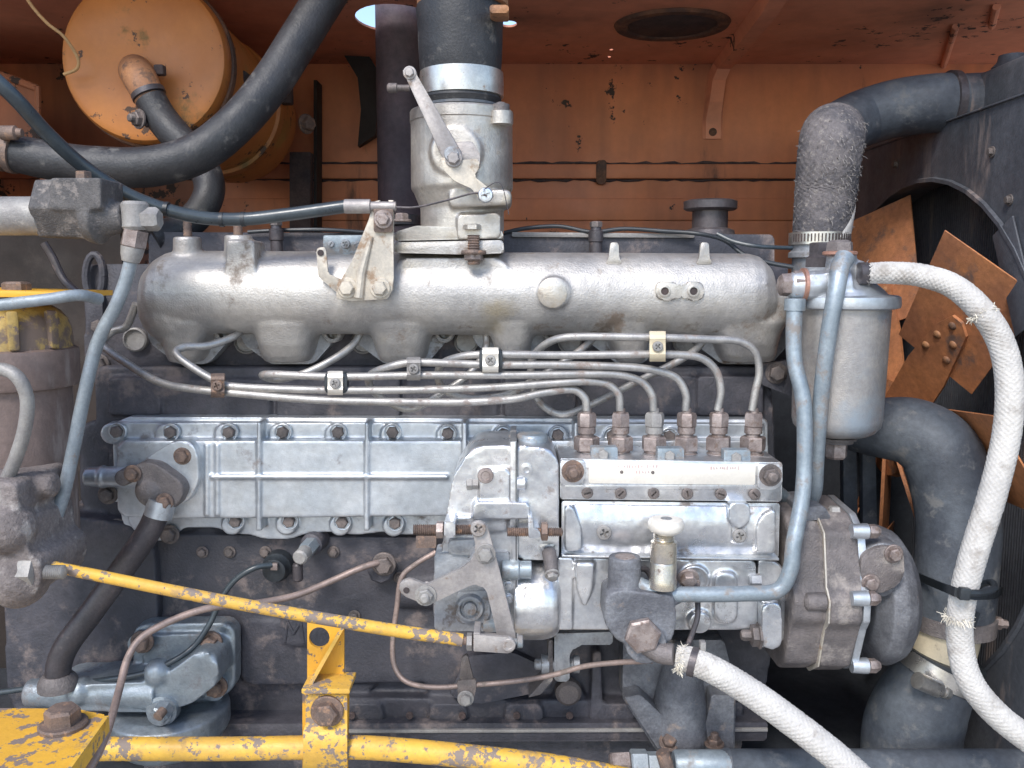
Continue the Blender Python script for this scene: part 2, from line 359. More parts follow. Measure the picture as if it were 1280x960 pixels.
def recess(b, ns):
    b.lathe(O, Z, [(-.1, 1.0), (.38, 1.0), (.52, .88), (.56, .62), (.56, .6), (.08, .58), (.08, .05)], 24)
    g = .13
    for k in range(ns):
        pts = []
        n = 6
        if ns == 4:
            for i in range(n + 1):
                a = R(14 + 62 * i / n); pts.append((math.cos(a) * .62, math.sin(a) * .62))
            pts.append((g, g)); rot = Matrix.Rotation(R(90 * k), 3, 'Z')
        else:
            for i in range(9):
                a = R(14 + 152 * i / 8); pts.append((math.cos(a) * .62, math.sin(a) * .62))
            rot = Matrix.Rotation(R(180 * k), 3, 'Z')
        rs = [[rot @ Vector((x, y, z)) for x, y in pts] for z in (.2, .56)]
        b.rings(rs)
FAST = {'hex': unit(f_hex), 'plain': unit(f_plain), 'stud': unit(f_stud), 'round': unit(f_round), 'dome': unit(f_dome), 'phillips': unit(lambda b: recess(b, 4)), 'slot': unit(lambda b: recess(b, 2))}
def bolt(parent, px, py, Y, r, kind='hex', m='dark_bolt', d=(0, -1, 0), name='bolt', rot=None, at=None, long=1.0):
    me = FAST[kind]
    if not me.materials: me.materials.append(MATS['dark_bolt'])
    o = bpy.data.objects.new(name, me); COL.objects.link(o)
    o.material_slots[0].link = 'OBJECT'; o.material_slots[0].material = MATS[m]
    p = at if at is not None else P(px, py, Y); s = r * S(py, Y) if at is None else r
    q = Vector(d).to_track_quat('Z', 'Y') @ Quaternion((0, 0, 1), R(random.uniform(0, 60) if rot is None else rot))
    o.matrix_world = Matrix.LocRotScale(p, q, Vector((s, s, s * long)))
    WL[o.name] = p
    if parent is not None:
        o.parent = parent; o.matrix_parent_inverse = Matrix.Translation(-WL[parent.name])
    return o
def plate_holes(outer, holes, fn, thick, name, material, parent=None, **kw):
    """flat sheet with real holes; outer/holes are 2d loops, fn maps 2d to 3d, thick is the 3d offset"""
    tmp = bmesh.new(); ed = []
    for lp in [outer] + holes:
        v = [tmp.verts.new(fn(*p)) for p in lp]; ed += [tmp.edges.new((v[i], v[(i + 1) % len(v)])) for i in range(len(v))]
    bmesh.ops.triangle_fill(tmp, edges=ed, use_beauty=True)
    g = bmesh.ops.extrude_face_region(tmp, geom=list(tmp.faces))
    bmesh.ops.translate(tmp, vec=thick, verts=[x for x in g['geom'] if isinstance(x, bmesh.types.BMVert)])
    b = MB(); b.absorb(tmp); return b.build(name, material, parent, **kw)

# ================================================================== THE SETTING: ground and the engine bay
g = MB(); g.faces([(-40, -40, 0), (40, -40, 0), (40, 40, 0), (-40, 40, 0)], [(0, 1, 2, 3)])
g.build('ground', 'sand', kind='structure')
WY = 1.0
ZR = P(640, 80, WY).z                                           # height of the fold between wall and roof
ZB = P(640, 700, WY).z
# back wall, flat orange sheet with a lapped seam and a small sill
w = MB(); w.box(Vector((.1, WY + .004, (ZR + ZB - .3) / 2)), (3.2, .008, ZR - ZB + .3), bev=0)
wall = w.build('engine_bay_wall', 'orange_panel', kind='structure')
z1, z2 = P(640, 206, WY).z, P(640, 224, WY).z
w = MB(); w.box(Vector((.1, WY - .008, (z1 + z2) / 2)), (3.1, .014, z1 - z2), bev=.003); w.build('seam_strip', 'orange_panel', wall)
for yy in (204.5, 224.5):
    w = MB(); w.sweep([P(x, yy, WY - .002) + Vector((0, 0, random.uniform(-.002, .002))) for x in range(60, 1200, 9)], [random.uniform(.002, .0055) for x in range(60, 1200, 9)], 6); w.build('sealant_bead', 'soot_shade', wall)
w = MB(); w.box(Vector((.1, WY - .004, P(640, 262, WY).z)), (3.1, .006, .05), bev=.002); w.build('lower_lap', 'orange_panel', wall)
for px in (751,):
    w = MB(); w.pbox(px - 6, 200, px + 7, 230, WY - .019, WY - .01, 1.5, 4); w.build('seam_weld', 'seam_dirt', wall, wob=.003)
# roof sheet with the real openings the daylight comes through
def hole(px, py, rx, ry, n=26):
    c = PZ(px, py, ZR); return [(c.x + rx * math.cos(2 * math.pi * i / n), c.y + ry * math.sin(2 * math.pi * i / n)) for i in range(n)]
roof = plate_holes([(-1.5, .16), (1.7, .16), (1.7, WY), (-1.5, WY)],
                   [hole(494, 24, .075, .095), hole(636, 30, .016, .022), hole(764, 62, .0045, .006, 10), hole(761.5, 71, .004, .006, 10)],
                   lambda x, y: Vector((x, y, ZR)), Vector((0, 0, .004)), 'engine_bay_roof', 'orange_roof', kind='structure')
b = MB(); c = PZ(840, 30, ZR); n = 40                              # pressed ring round the blanked exhaust opening
for r0, r1, h in ((.085, .112, .006),):
    rs = []
    for rr, dz in ((r1, 0), (r1 - .004, -h), (r0 + .004, -h), (r0, 0)):
        rs.append([Vector((c.x + rr * math.cos(2*math.pi*i/n), c.y + rr * .95 * math.sin(2*math.pi*i/n), ZR - .0005 + dz)) for i in range(n)])
    b.rings(rs, caps=False)
b.build('pressed_ring', 'seam_dirt', roof)
b = MB(); b.lathe(Vector((c.x, c.y, ZR - .001)), Vector((0, 0, -1)), [(0, .085), (.003, .08), (.004, .01)], 36); b.build('blanking_disc', 'soot_shade', roof)
# bent flat strut that runs down the roof and on to the wall
b = MB()
def strip(path, wdt, th, b):
    rs = []
    for p, nn in path:
        p = Vector(p); nn = Vector(nn)
        rs.append([p + Vector((-wdt/2, 0, 0)), p + Vector((wdt/2, 0, 0)), p + Vector((wdt/2, 0, 0)) + nn * th, p + Vector((-wdt/2, 0, 0)) + nn * th])
    b.rings(rs)
p0 = PZ(960, 0, ZR); p1 = P(898, 86, WY)
b2 = []
rs = []
for (px, py, roofp, off) in ((985, -40, 1, 0), (962, 0, 1, 0), (928, 45, 1, 0), (903, 78, 1, 0), (897, 92, 0, 0), (892, 130, 0, 0), (891, 150, 0, 0), (891, 174, 0, 0)):
    p = PZ(px, py, ZR) if roofp else P(px, py, WY)
    nn = Vector((0, 0, -1)) if roofp else Vector((0, -1, 0))
    if py in (78, 92): nn = Vector((0, -.7, -.7))
    hgt = .026 if py < 150 else .006
    wd = .030 if py < 150 else .034
    rs.append([p + Vector((-wd*.7, 0, 0)), p + Vector((-wd*.5, 0, 0)) + nn * hgt, p + Vector((wd*.5, 0, 0)) + nn * hgt, p + Vector((wd*.7, 0, 0))])
b.rings(rs); b.build('hat_strut', 'orange_roof', roof, smooth=30)
bolt(roof, 891, 165, WY - .006, 5, 'dome', 'seam_dirt', name='spot_weld')
for k, (x0, y0, x1, y1) in enumerate(((1178, 85, 1195, 30), (1240, 30, 1246, 5))):
    b = MB(); b.tube([PZ(x0, y0, ZR) + Vector((0, 0, -.004)), PZ((x0+x1)/2, (y0+y1)/2, ZR) + Vector((0, 0, -.004)), PZ(x1, y1, ZR) + Vector((0, 0, -.004))], .007, 8, 3); b.build('weld_bead', 'orange_roof', roof)
# dark braces and posts behind, left of the exhaust stack
b = MB(); 
rs = []
for (px, py, Y) in ((404, 4, .80), (440, 60, .92), (458, 90, .94), (462, 130, .95), (458, 176, .95)):
    p = P(px, py, Y); rs.append([p + Vector((-.02, 0, -.012)), p + Vector((.02, 0, .012)), p + Vector((.02, .03, .012)), p + Vector((-.02, .03, -.012))])
b.rings(rs); b.build('corner_brace', 'bay_shade', wall, smooth=30)
b = MB(); b.pbox(362, 190, 388, 330, .90, .93, 1, 1); b.build('wall_post', 'soot_shade', wall)
b = MB(); b.pbox(392, 100, 396, 330, .93, .985, 0, 0); b.build('wall_lip', 'bay_shade', wall)
# left: partition with a folded flange, darker bay floor and end wall
lw = MB(); lw.prism([(-200, 60), (-8, 92), (46, 112), (47, 180), (50, 205), (-200, 205)], .62, .63, .5); 
part = lw.build('bay_partition', 'orange_panel', kind='structure')
fl = MB(); fl.tube([P(-60, 76, .615), P(-8, 90, .615), P(46, 110, .615)], .007, 8, 3); fl.tube([P(47, 108, .615), P(49, 182, .615), P(58, 250, .615)], .006, 8, 3); fl.build('folded_edge', 'orange_panel', part)
e = MB(); e.box(Vector((-1.38, .45, 1.0)), (.008, 1.2, 2.0), bev=0); e.build('bay_end_wall', 'orange_panel', kind='structure')
e = MB(); e.box(Vector((.1, .54, .70)), (3.1, 1.1, .02), bev=0); e.build('bay_floor', 'core_dark', kind='structure')
e = MB(); e.box(Vector((.62, .56, 1.02)), (.9, .012, .66), bev=0); e.build('shade_backing', 'core_dark', kind='structure')  # added sheet; its near-black colour stands in for shade at lower right
e = MB(); e.box(Vector((-1.03, .5, 1.12)), (.66, .012, .88), bev=0); e.build('shade_backing_left', 'bay_shade', kind='structure')  # added dark sheet that paints in the shade behind the left edge

# ================================================================== RADIATOR, SHROUD AND FAN (planes that face along X)
FX, FY = .675, .44; FZ = PX(1123, 537, FX).z
rd = thing('radiator', 'dark finned radiator core with top tank behind the fan', 'radiator', (0.85, .4, .85))
b = MB(); b.box(Vector((.83, .40, (FZ - .44 + CAM.z + .24) / 2)), (.10, 1.16, CAM.z + .24 - FZ + .44), bev=.003); b.build('core_block', 'core_dark', rd)
b = MB()
for i in range(150):
    y = -.12 + i * 1.04 / 150; b.faces([(.7725, y, FZ - .40), (.7725, y + .0022, FZ - .40), (.7725, y + .0022, CAM.z + .23), (.7725, y, CAM.z + .23), (.7795, y, FZ - .40), (.7795, y + .0022, FZ - .40), (.7795, y + .0022, CAM.z + .23), (.7795, y, CAM.z + .23)], [(0, 1, 2, 3), (0, 3, 7, 4), (1, 5, 6, 2), (3, 2, 6, 7)])
b.build('cooling_fin', 'shroud_dark', rd, kind='stuff')
ZT = CAM.z + .325
b = MB(); b.box(Vector((.85, .40, ZT - .045)), (.20, 1.2, .09), bev=.012, seg=3); b.build('top_tank', 'shroud_dark', rd)
b = MB(); b.lathe(P(1197, 128, .386), Vector((1, 0, 0)), [(-.02, .044), (.03, .046), (.06, .05)], 28); b.build('inlet_neck', 'shroud_dark', rd)
b = MB(); b.lathe(Vector((.80, .36, ZT - .005)), Z, [(0, .03), (.012, .03), (.02, .022), (.03, .02)], 18); b.build('filler_boss', 'shroud_dark', rd)
# shroud: flat sheet with a round opening, standing in front of the core
ZS = CAM.z + .245; n = 48
ring = [(FY + .432 * math.cos(2*math.pi*i/n), FZ + .432 * math.sin(2*math.pi*i/n)) for i in range(n)]
sh = plate_holes([(-.13, FZ - .48), (.90, FZ - .48), (.90, ZS), (-.13, ZS)], [ring], lambda y, z: Vector((.70, y, z)), Vector((.004, 0, 0)), 'fan_shroud', 'shroud_dark',
                 label='dark scratched sheet-metal fan shroud with a round opening, at the right edge', cat='fan shroud')
b = MB(); b.rings([[Vector((x, FY + r * math.cos(2*math.pi*i/n), FZ + r * .985 * math.sin(2*math.pi*i/n))) for i in range(n)] for x, r in ((.699, .439), (.694, .437), (.694, .431), (.699, .4305), (.75, .43), (.75, .433))], caps=False); b.build('opening_lip', 'shroud_dark', sh)
b = MB(); b.box(Vector((.721, .385, ZS + .0015)), (.05, 1.03, .003), bev=.001); b.build('top_flange', 'shroud_dark', sh)
b = MB(); b.box(PX(1268, 345, .697), (.003, .055, .16), Matrix.Rotation(R(-28), 3, 'X'), bev=.001); b.build('patch_plate', 'shroud_dark', sh)
for px, py in ((1262, 250), (1240, 190), (1120, 205)): bolt(sh, 0, 0, 0, .006, 'hex', 'dark_bolt', d=(-1, 0, 0), at=PX(px, py, .699))
# fan
fan = thing('cooling_fan', 'rusty orange broad-bladed cooling fan with riveted blades in front of the radiator', 'fan', (FX, FY, FZ))
b = MB(); b.lathe(Vector((FX - .05, FY, FZ)), Vector((1, 0, 0)), [(0, .035), (.03, .05), (.04, .085), (.055, .088), (.056, .03)], 32); b.build('hub', 'fan_orange', fan)
def fan_blade(ang):
    rad = Vector((0, -math.cos(R(ang)), math.sin(R(ang)))); tan = Vector((0, -math.sin(R(ang)), -math.cos(R(ang))))
    pitch = R(32); cd_ = (tan * math.cos(pitch) + Vector((1, 0, 0)) * math.sin(pitch)).normalized(); nrm = rad.cross(cd_).normalized()
    if nrm.x > 0: nrm = -nrm
    c0 = Vector((FX, FY, FZ))
    out = rnd([(.185, -.070, .012), (.405, -.084, .016), (.412, .082, .03), (.19, .078, .012)], .01, 4)
    b = MB(); rs = []
    for t in (.0012, -.0012): rs.append([c0 + rad * r + cd_ * c + nrm * (t + .09 * (c * c)) for r, c in out])
    b.rings(rs); bl = b.build('blade', 'fan_orange', fan, smooth=30)
    arm = rnd([(.03, -.036), (.17, -.036), (.26, -.024), (.295, -.008, .004), (.295, .01, .004), (.28, .026), (.17, .038), (.03, .038)], .006, 3)
    b = MB(); rs = []
    for t in (.0085, .0028): rs.append([c0 + rad * r + cd_ * c + nrm * t for r, c in arm])
    b.rings(rs); b.build('arm', 'fan_orange', bl, smooth=30)
    for r, c in ((.28, .0), (.247, -.013), (.251, .016), (.214, -.02), (.218, .02)):
        bolt(bl, 0, 0, 0, .0068, 'dome', 'rusty_orange', d=nrm, name='rivet', at=c0 + rad * r + cd_ * c + nrm * .008)
for a in (44, 110, 155, 195, 235, 270, 315, 2): fan_blade(a)

# ================================================================== ENGINE BLOCK
EB = .15
eng = thing('engine_block', 'dark grimy cast engine block and cylinder head that everything is bolted to', 'engine block', P(540, 925, EB))
b = MB()
b.prism(rnd([(118, 458), (962, 458), (968, 520), (975, 760), (950, 905), (330, 905), (140, 908), (120, 700)], 8), EB, EB + .26, 4)
for (x0, y0, x1, y1, d) in ((134, 472, 200, 520, .012), (206, 474, 338, 522, .006), (345, 470, 500, 522, .010), (508, 470, 622, 522, .005), (630, 470, 720, 522, .010), (728, 470, 870, 520, .006), (872, 470, 955, 520, .012)):
    b.pbox(x0, y0, x1, y1, EB - d, EB + .02, 2, 4)
# crankcase relief: ledges, ribs, bulges
b.prism(rnd([(130, 666), (540, 672), (540, 690), (700, 800), (700, 815), (130, 775)], 10), EB - .012, EB + .02, 5)
b.prism(rnd([(300, 775), (700, 800), (700, 850), (300, 858)], 14), EB - .016, EB + .02, 6)
b.prism(rnd([(420, 872), (930, 878), (930, 902), (420, 902)], 6), EB - .022, EB + .02, 5)
for x in (455, 560, 655, 770): b.prism(rnd([(x - 22, 880), (x + 22, 880), (x + 26, 902), (x - 26, 902)], 5), EB - .03, EB, 3)
for (x, y, r, d) in ((265, 672, 22, .022), (503, 805, 34, .026), (560, 838, 28, .03), (640, 820, 34, .035), (330, 830, 26, .018), (455, 838, 20, .024), (710, 862, 20, .03), (525, 745, 30, .02)):
    b.ylathe(x, y, EB + .02, [(0, r * 1.1), (d, r), (d + .004, r * .9), (d + .005, 1)], 26)
for x in (746, 752): pass
b.prism(rnd([(741, 815), (752, 815), (754, 905), (738, 905)], 3), EB - .028, EB, 3)
b.prism(rnd([(352, 768), (385, 770), (385, 808), (352, 806)], 2), EB - .020, EB, 1.5)
b.hlathe(738, [(500, 2), (500, 22), (570, 24), (575, 2)], EB + .0)
b.cast('crankcase', 'block_paint', eng, voxel=.003, it=4)
# cast letter in its frame on the crankcase
b = MB()
for (x0, y0, x1, y1) in ((356, 802, 359.5, 776), (359, 776, 367, 792), (367, 792, 376, 777), (376, 777, 379.5, 803)):
    b.sweep([P(x0, y0, EB - .0195), P(x1, y1, EB - .0195)], [.0026, .0026], 8)
b.build('cast_letter', 'block_paint', eng)
# lower flange of the block and the sump below it
b = MB(); b.prism(rnd([(160, 905), (960, 903), (958, 926), (160, 928)], 3), EB - .04, EB + .2, 2); b.build('sump_rail', 'block_paint', eng)
b = MB(); b.prism(rnd([(180, 926), (930, 924), (900, 1010), (180, 1010)], 6), EB - .01, EB + .2, 4); b.build('sump', 'block_paint', eng)
b = MB(); b.prism([(420, 913), (960, 911), (960, 915), (420, 917)], EB - .044, EB, 1); b.build('gasket_edge', 'hydraulic_grey', eng)
# cylinder head and valve cover
b = MB(); b.prism(rnd([(128, 330), (985, 330), (985, 459), (116, 459)], 5), EB + .022, EB + .22, 3); b.build('cylinder_head', 'block_paint', eng)
b = MB(); b.prism(rnd([(186, 290), (968, 293), (968, 340), (186, 340)], 6), EB + .06, EB + .26, 3); b.build('valve_cover', 'block_paint', eng)
b = MB(); b.prism(rnd([(640, 290), (868, 292), (868, 297), (640, 296)], 1), EB + .055, EB + .30, 1); b.build('cover_edge', 'hydraulic_grey', eng)
for x, y0, y1, r in ((345, 278, 318, 9), (745, 280, 320, 9.5)):
    b = MB(); b.vlathe(x, [(y0, 4), (y0 + 1, 6), (y0 + 8, 7), (y0 + 9, r), (y0 + 22, r), (y0 + 23, r - 1.5), (y1, r - 1)], EB + .035, 16); b.build('cover_nut', 'dark_pipe', eng)
    bolt(eng, x, y0 + 3, EB + .035, 8, 'plain', 'dark_bolt', d=(0, 0, 1))
b = MB(); b.vlathe(888, [(250, 28), (252, 33), (261, 33), (263, 30), (264, 22), (285, 22), (288, 30), (320, 36)], EB + .17, 28); b.build('oil_filler', 'dark_pipe', eng)
# core plugs and head bolts seen under the manifold
for x in (310, 455, 583, 712, 855, 172):
    b = MB(); b.ylathe(x, 427 if x != 172 else 424, EB + .024, [(0, 15), (.01, 15), (.012, 13), (.008, 12), (.006, 1)], 24); b.build('core_plug', 'hydraulic_grey', eng)
for x, y in ((125, 455), (970, 465), (125, 408), (470, 412), (604, 410), (740, 414), (880, 412)): bolt(eng, x, y, EB + .02, 9, 'hex', 'dark_bolt')
for x, y in ((253, 690), (287, 690), (417, 690), (500, 722), (443, 770), (332, 690)): bolt(eng, x, y, EB - .014, 5.5, 'hex', 'dark_bolt')
for x in (440, 512, 578, 646, 712): bolt(eng, x, 902 - 8, EB - .034, 4.5, 'round', 'soot_shade')
for x, y, r in ((710, 862, 15), (585, 871, 0)):
    if r:
        b = MB(); b.ylathe(x, y, EB - .012, [(0, r + 2), (.012, r + 1), (.016, r - 3), (.017, 1)], 24); b.build('threaded_plug', 'dark_bolt', eng)
b = MB(); b.prism(rnd([(585, 820), (640, 815), (690, 838), (690, 862), (600, 880), (560, 870)], 8), EB - .035, EB, 3); b.build('lower_bracket', 'block_paint', eng)
# left end: dark flywheel housing lumps
b = MB(); b.prism(rnd([(104, 330), (132, 330), (140, 420), (140, 470), (104, 470)], 8), EB + .03, EB + .2, 3)
b.prism(rnd([(96, 530), (150, 520), (150, 640), (100, 640)], 16), EB - .0, EB + .2, 5)
b.prism(rnd([(60, 640), (190, 660), (200, 780), (140, 900), (10, 900), (0, 700)], 30), EB - .03, EB + .25, 8)
b.cast('flywheel_housing', 'block_paint', eng, voxel=.004, it=5)
# lifting eye (dark oval ring by the manifold's left end)
b = MB(); pts = [P(118 + 11 * math.cos(2*math.pi*i/18), 345 + 27 * math.sin(2*math.pi*i/18), EB + .02) for i in range(19)]
b.sweep(pts, [.0055] * 19, 8); b.pbox(108, 368, 128, 420, EB + .012, EB + .03, 1, 3); b.build('lifting_eye', 'block_paint', eng)
# right end bracket behind the filter
b = MB(); b.prism(rnd([(948, 455), (988, 450), (1004, 470), (1004, 500), (975, 490), (950, 480)], 4), EB - .02, EB, 2); b.build('end_bracket', 'block_paint', eng)
bolt(eng, 970, 466, EB - .02, 10, 'hex', 'dark_bolt')

# engine mount with its heavy foot, lower right
em = thing('engine_mount', 'dark steel engine mount foot bolted below the injection pump', 'engine mount', P(850, 935, .06))
b = MB(); b.prism(rnd([(779, 800), (905, 800), (920, 860), (918, 950), (880, 938), (820, 938), (778, 872)], 4), .10, .145, 3); b.build('mount_plate', 'greasy_cast', em)
b = MB(); b.vlathe(852, [(800, 10), (835, 24), (880, 34), (915, 38), (936, 30), (940, 6)], .095, 30); b.cast('mount_cone', 'greasy_cast', em, voxel=.0025)
b = MB(); b.prism(rnd([(780, 872), (800, 868), (850, 915), (848, 938), (824, 938)], 4), .07, .11, 3); b.prism(rnd([(890, 868), (918, 870), (916, 945), (896, 945), (880, 915)], 4), .07, .11, 3); b.build('mount_gusset', 'greasy_cast', em)
for x, y in ((792, 873), (908, 877)): bolt(em, x, y, .098, 8, 'hex', 'dark_bolt')
bolt(em, 836, 928, .06, 9, 'hex', 'rust_steel', d=(0, -.6, .8)); bolt(em, 893, 930, .06, 9, 'stud', 'rust_steel', d=(0, 0, 1))

# ================================================================== INTAKE MANIFOLD
MY, mr = .125, 51.5
man = thing('intake_manifold', 'long pale cast-aluminium intake manifold with six down-turned runners', 'intake manifold', P(575, 455, MY))
b = MB(); rs = []
cs = []
for i in range(60):
    t = i / 59; px = 172 + 801 * t
    e = min(1, math.sqrt(max(0, 1 - (1 - min(1, (px - 172) / 56))**2))) if px < 228 else min(1, math.sqrt(max(0, 1 - (1 - min(1, (973 - px) / 40))**2)))
    yc = 365 + 4 * t; rr = mr * max(.06, e)
    if px < 228: yc += (1 - e) * 22
    if px > 930: yc += (1 - e) * 14
    c = P(px, yc, MY); s = S(yc, MY)
    cs.append(c)
    rs.append([c + Vector((0, -math.cos(a) * rr * s * 1.0, math.sin(a) * rr * s)) for a in [2 * math.pi * k / 36 for k in range(36)]])
b.rings(rs)
RUN = [(206, 268, 245), (322, 400, 365), (465, 541, 505), (612, 668, 640), (756, 812, 780), (886, 972, 930)]
def runner(b, x0, x1, xb, w):
    s = S(400, MY); ring = []
    for (py, Y, xl, xr, dy) in ((366, MY + .008, x0 - 16, x1 + 16, .046), (390, MY + .006, x0 - 14, x1 + 14, .045), (402, MY + .002, x0 - 9, x1 + 9, .046), (412, MY + .006, x0 - 2, x1 + 2, .045), (428, MY + .013, x0 + 4, x1 - 3, .045), (442, MY + .022, x0 + 8, x1 - 5, .044), (450, MY + .030, x0 + 12, x1 - 9, .041)):
        c = P((xl + xr) / 2, py, Y); hw = (xr - xl) / 2 * s
        ring.append([c + Vector((math.copysign(abs(math.cos(a))**.6, math.cos(a)) * hw, math.copysign(abs(math.sin(a))**.7, math.sin(a)) * dy, 0)) for a in [2 * math.pi * k / 28 for k in range(28)]])
    b.rings(ring)
for i, (x0, x1, xb) in enumerate(RUN): runner(b, x0, x1, xb, 0)
# left end swells down into the first runner, right end into the last
b.ball(P(222, 385, MY), .062, 20, (.85, .8, .85)); b.ball(P(930, 385, MY), .058, 20, (.75, .8, .95))
# pads and bosses that are cast on
b.prism(rnd([(282, 300), (318, 300), (319, 356), (280, 356)], 4), MY - .052, MY, 2)
b.vlathe(234, [(296, 17), (330, 18)], MY - .01, 24); b.vlathe(298, [(294, 17), (330, 19)], MY - .022, 24)
b.ylathe(690, 365, MY, [(0, 20), (.059, 19.5), (.0605, 18), (.061, 1)], 28)
b.prism(rnd([(497, 322), (630, 322), (640, 345), (560, 372), (492, 345)], 10), MY - .047, MY, 6)
b.prism([(190, 350), (960, 353), (960, 356), (190, 353)], MY - .0535, MY, 1)
b.cast('manifold_body', 'cast_warm', man, voxel=.002, it=14, fac=.5)
# flanges against the head with their nuts
for (x0, x1, xb) in RUN:
    f = MB(); c = (x0 + x1) / 2
    f.prism(rnd([(x0 - 22, 402), (x1 + 14, 402), (x1 + 16, 428), (x1 - 8, 455), (x0 + 16, 455), (x0 - 20, 428)], 6), EB - .006, EB + .022, 2); f.build('port_flange', 'pump_dark', man)
for x in (283, 417, 556, 690, 828):
    f = MB(); f.ylathe(x, 416, EB - .008, [(-.01, 12.5), (.012, 12), (.014, 10.5), (.012, 7), (-.004, 6.5), (-.005, .5)], 24); f.build('stud_boss', 'hydraulic_grey', man)
for x in (768, 881):
    f = MB(); f.prism(rnd([(x - 5, 303), (x + 5, 303), (x + 6, 322), (x + 10, 330), (x - 11, 330), (x - 7, 322)], 3), MY - .040, MY - .034, 1); f.build('casting_tab', 'cast_light', man)
f = MB(); f.prism(rnd([(819, 352, 10), (843, 352, 10), (849, 358), (855, 358), (860, 352, 8), (880, 352, 10), (881, 375, 10), (862, 376, 10), (856, 370), (848, 370), (842, 376, 10), (820, 375, 10)], 4), MY - .0605, MY - .03, 2, 3); f.build('twin_boss', 'cast_light', man)
for x, y in ((831, 364), (867, 364)):
    f = MB(); f.ylathe(x, y, MY - .0612, [(-.002, 7.5), (.0012, 7.5), (.0016, 6.5), (.0016, 5), (-.001, 4.5), (-.001, .5)], 22); f.build('tapped_rim', 'cast_light', man); f = MB(); f.ylathe(x, y, MY - .0608, [(-.001, 4.6), (.0004, 4.6), (.0005, .5)], 16); f.build('tapped_hole', 'soot_shade', man)  # dark disc inside each rim carries the shade of the hole
f = MB(); f.ylathe(690, 366, MY - .05, [(0, 18.5), (.0125, 18.5), (.0135, 17), (.0137, 1)], 30); f.build('blanking_plug', 'cast_light', man)
for x, y0, r, Y in ((234, 296, 5.5, MY - .01), (297, 294, 6, MY - .022)):
    f = MB(); pr = [(y0 - 20 + i * 2.2, r - (.7 if i % 2 else 0)) for i in range(10)]
    f.vlathe(x, pr, Y, 14); f.build('stud', 'rust_steel', man)
# little data plate behind the throttle cable bracket
f = MB(); f.prism(rnd([(404, 294), (462, 294), (462, 322), (404, 322)], 2), MY - .022, MY - .018, .8); dp = f.build('data_plate', 'tube_blue', man)
for x, r in ((414, 4), (432, 6), (447, 4)): bolt(man, x, 305, MY - .0225, r, 'slot' if r < 5 else 'phillips', 'pump_dark', name='screw')

# ================================================================== THROTTLE HOUSING AND ITS LINKAGE
TY = .13
th = thing('throttle_housing', 'pale cast throttle housing standing on the intake manifold', 'throttle housing', P(568, 318, TY))
b = MB()
b.vlathe(577, [(146, 60), (150, 63.5), (237, 63.5), (242, 60), (262, 52), (290, 52)], TY, 44)
b.ylathe(574, 198, TY, [(0, 34), (.064, 32), (.070, 28), (.071, 1)], 30)
b.prism(rnd([(560, 238), (640, 236, 10), (640, 256, 10), (562, 260)], 6), TY - .068, TY + .02, 8, 4)
b.prism(rnd([(571, 268), (626, 266), (626, 298), (571, 300)], 5), TY - .062, TY, 3)
b.cast('barrel', 'cast_light', th, voxel=.0022, it=3)
b = MB(); b.vlathe(577, [(139, 56), (140, 63), (142, 64.5), (154, 64.5), (156, 63)], TY, 44); b.vlathe(626, [(140, 15), (156, 15)], TY - .045, 20); b.build('top_flange', 'cast_light', th)
b = MB(); b.prism(rnd([(493, 290), (520, 282), (625, 286), (629, 292), (629, 298), (493, 301)], 4), TY - .058, TY + .06, 2.5)
b.build('base_flange', 'cast_light', th)
b = MB(); b.prism(rnd([(493, 303), (629, 300), (630, 316), (600, 318), (592, 308), (578, 318), (493, 316)], 4), TY - .060, TY + .06, 2.5); b.build('mating_flange', 'cast_warm', th)
b = MB(); pr = [(294 + i * 1.6, 8 - (1.2 if i % 2 else 0)) for i in range(24)]; b.vlathe(592, pr, TY - .066, 16); st = b.build('stud', 'rust_steel', th)
b = MB(); b.vlathe(592, [(313, 15), (316, 16), (318, 15)], TY - .066, 24); b.build('washer', 'rust_steel', th)
bolt(th, 592, 318, TY - .066, 12, 'plain', 'brown_nut', d=(0, 0, -1), name='nut', long=.8)
bolt(th, 590, 286, TY - .066, 11, 'plain', 'cast_light', d=(0, 0, 1), name='bolt_head', long=.7)
bolt(th, 502, 276, TY - .01, 9, 'hex', 'brown_nut', d=(0, 0, 1), name='nut')
b = MB(); b.vlathe(626, [(130, 9), (131, 11), (146, 11)], TY - .045, 18); b.build('flange_stud', 'brown_cast', th)
bolt(th, 626, 133, TY - .045, 9, 'dome', 'brown_cast', d=(0, 0, 1), name='nut')
# lever with two arms on the throttle shaft, and the stop plate behind it
b = MB(); b.prism(rnd([(563, 178), (590, 176), (600, 192), (600, 208), (584, 222), (566, 216)], 4), TY - .079, TY - .062, 2); b.build('stop_plate', 'lever_steel', th)
b = MB(); b.prism([(503, 88), (508, 84), (514, 84), (519, 90), (577, 190), (576, 206), (566, 212), (556, 204)], TY - .092, TY - .087, 1.2, back=True); b.prism(rnd([(504, 84), (519, 84), (522, 96), (504, 98)], 7), TY - .092, TY - .087, 1)
lv = b.build('throttle_lever', 'lever_steel', th)
b = MB(); b.prism(rnd([(549, 196, 6), (578, 200), (598, 198, 4), (600, 208), (592, 220), (612, 236), (618, 246), (610, 252), (598, 248), (590, 236), (568, 226), (556, 214)], 3), TY - .098, TY - .0935, 1.2); b.build('return_arm', 'bracket_tan', th)
b = MB(); b.ylathe(567, 198, TY - .06, [(0, 10), (.028, 10), (.03, 9), (.042, 9), (.043, 8)], 20); b.build('shaft_bush', 'pump_dark', th)
bolt(th, 567, 198, TY - .099, 8, 'hex', 'lever_steel', name='nut'); bolt(th, 512, 91, TY - .092, 6, 'hex', 'lever_steel', name='pivot_bolt')
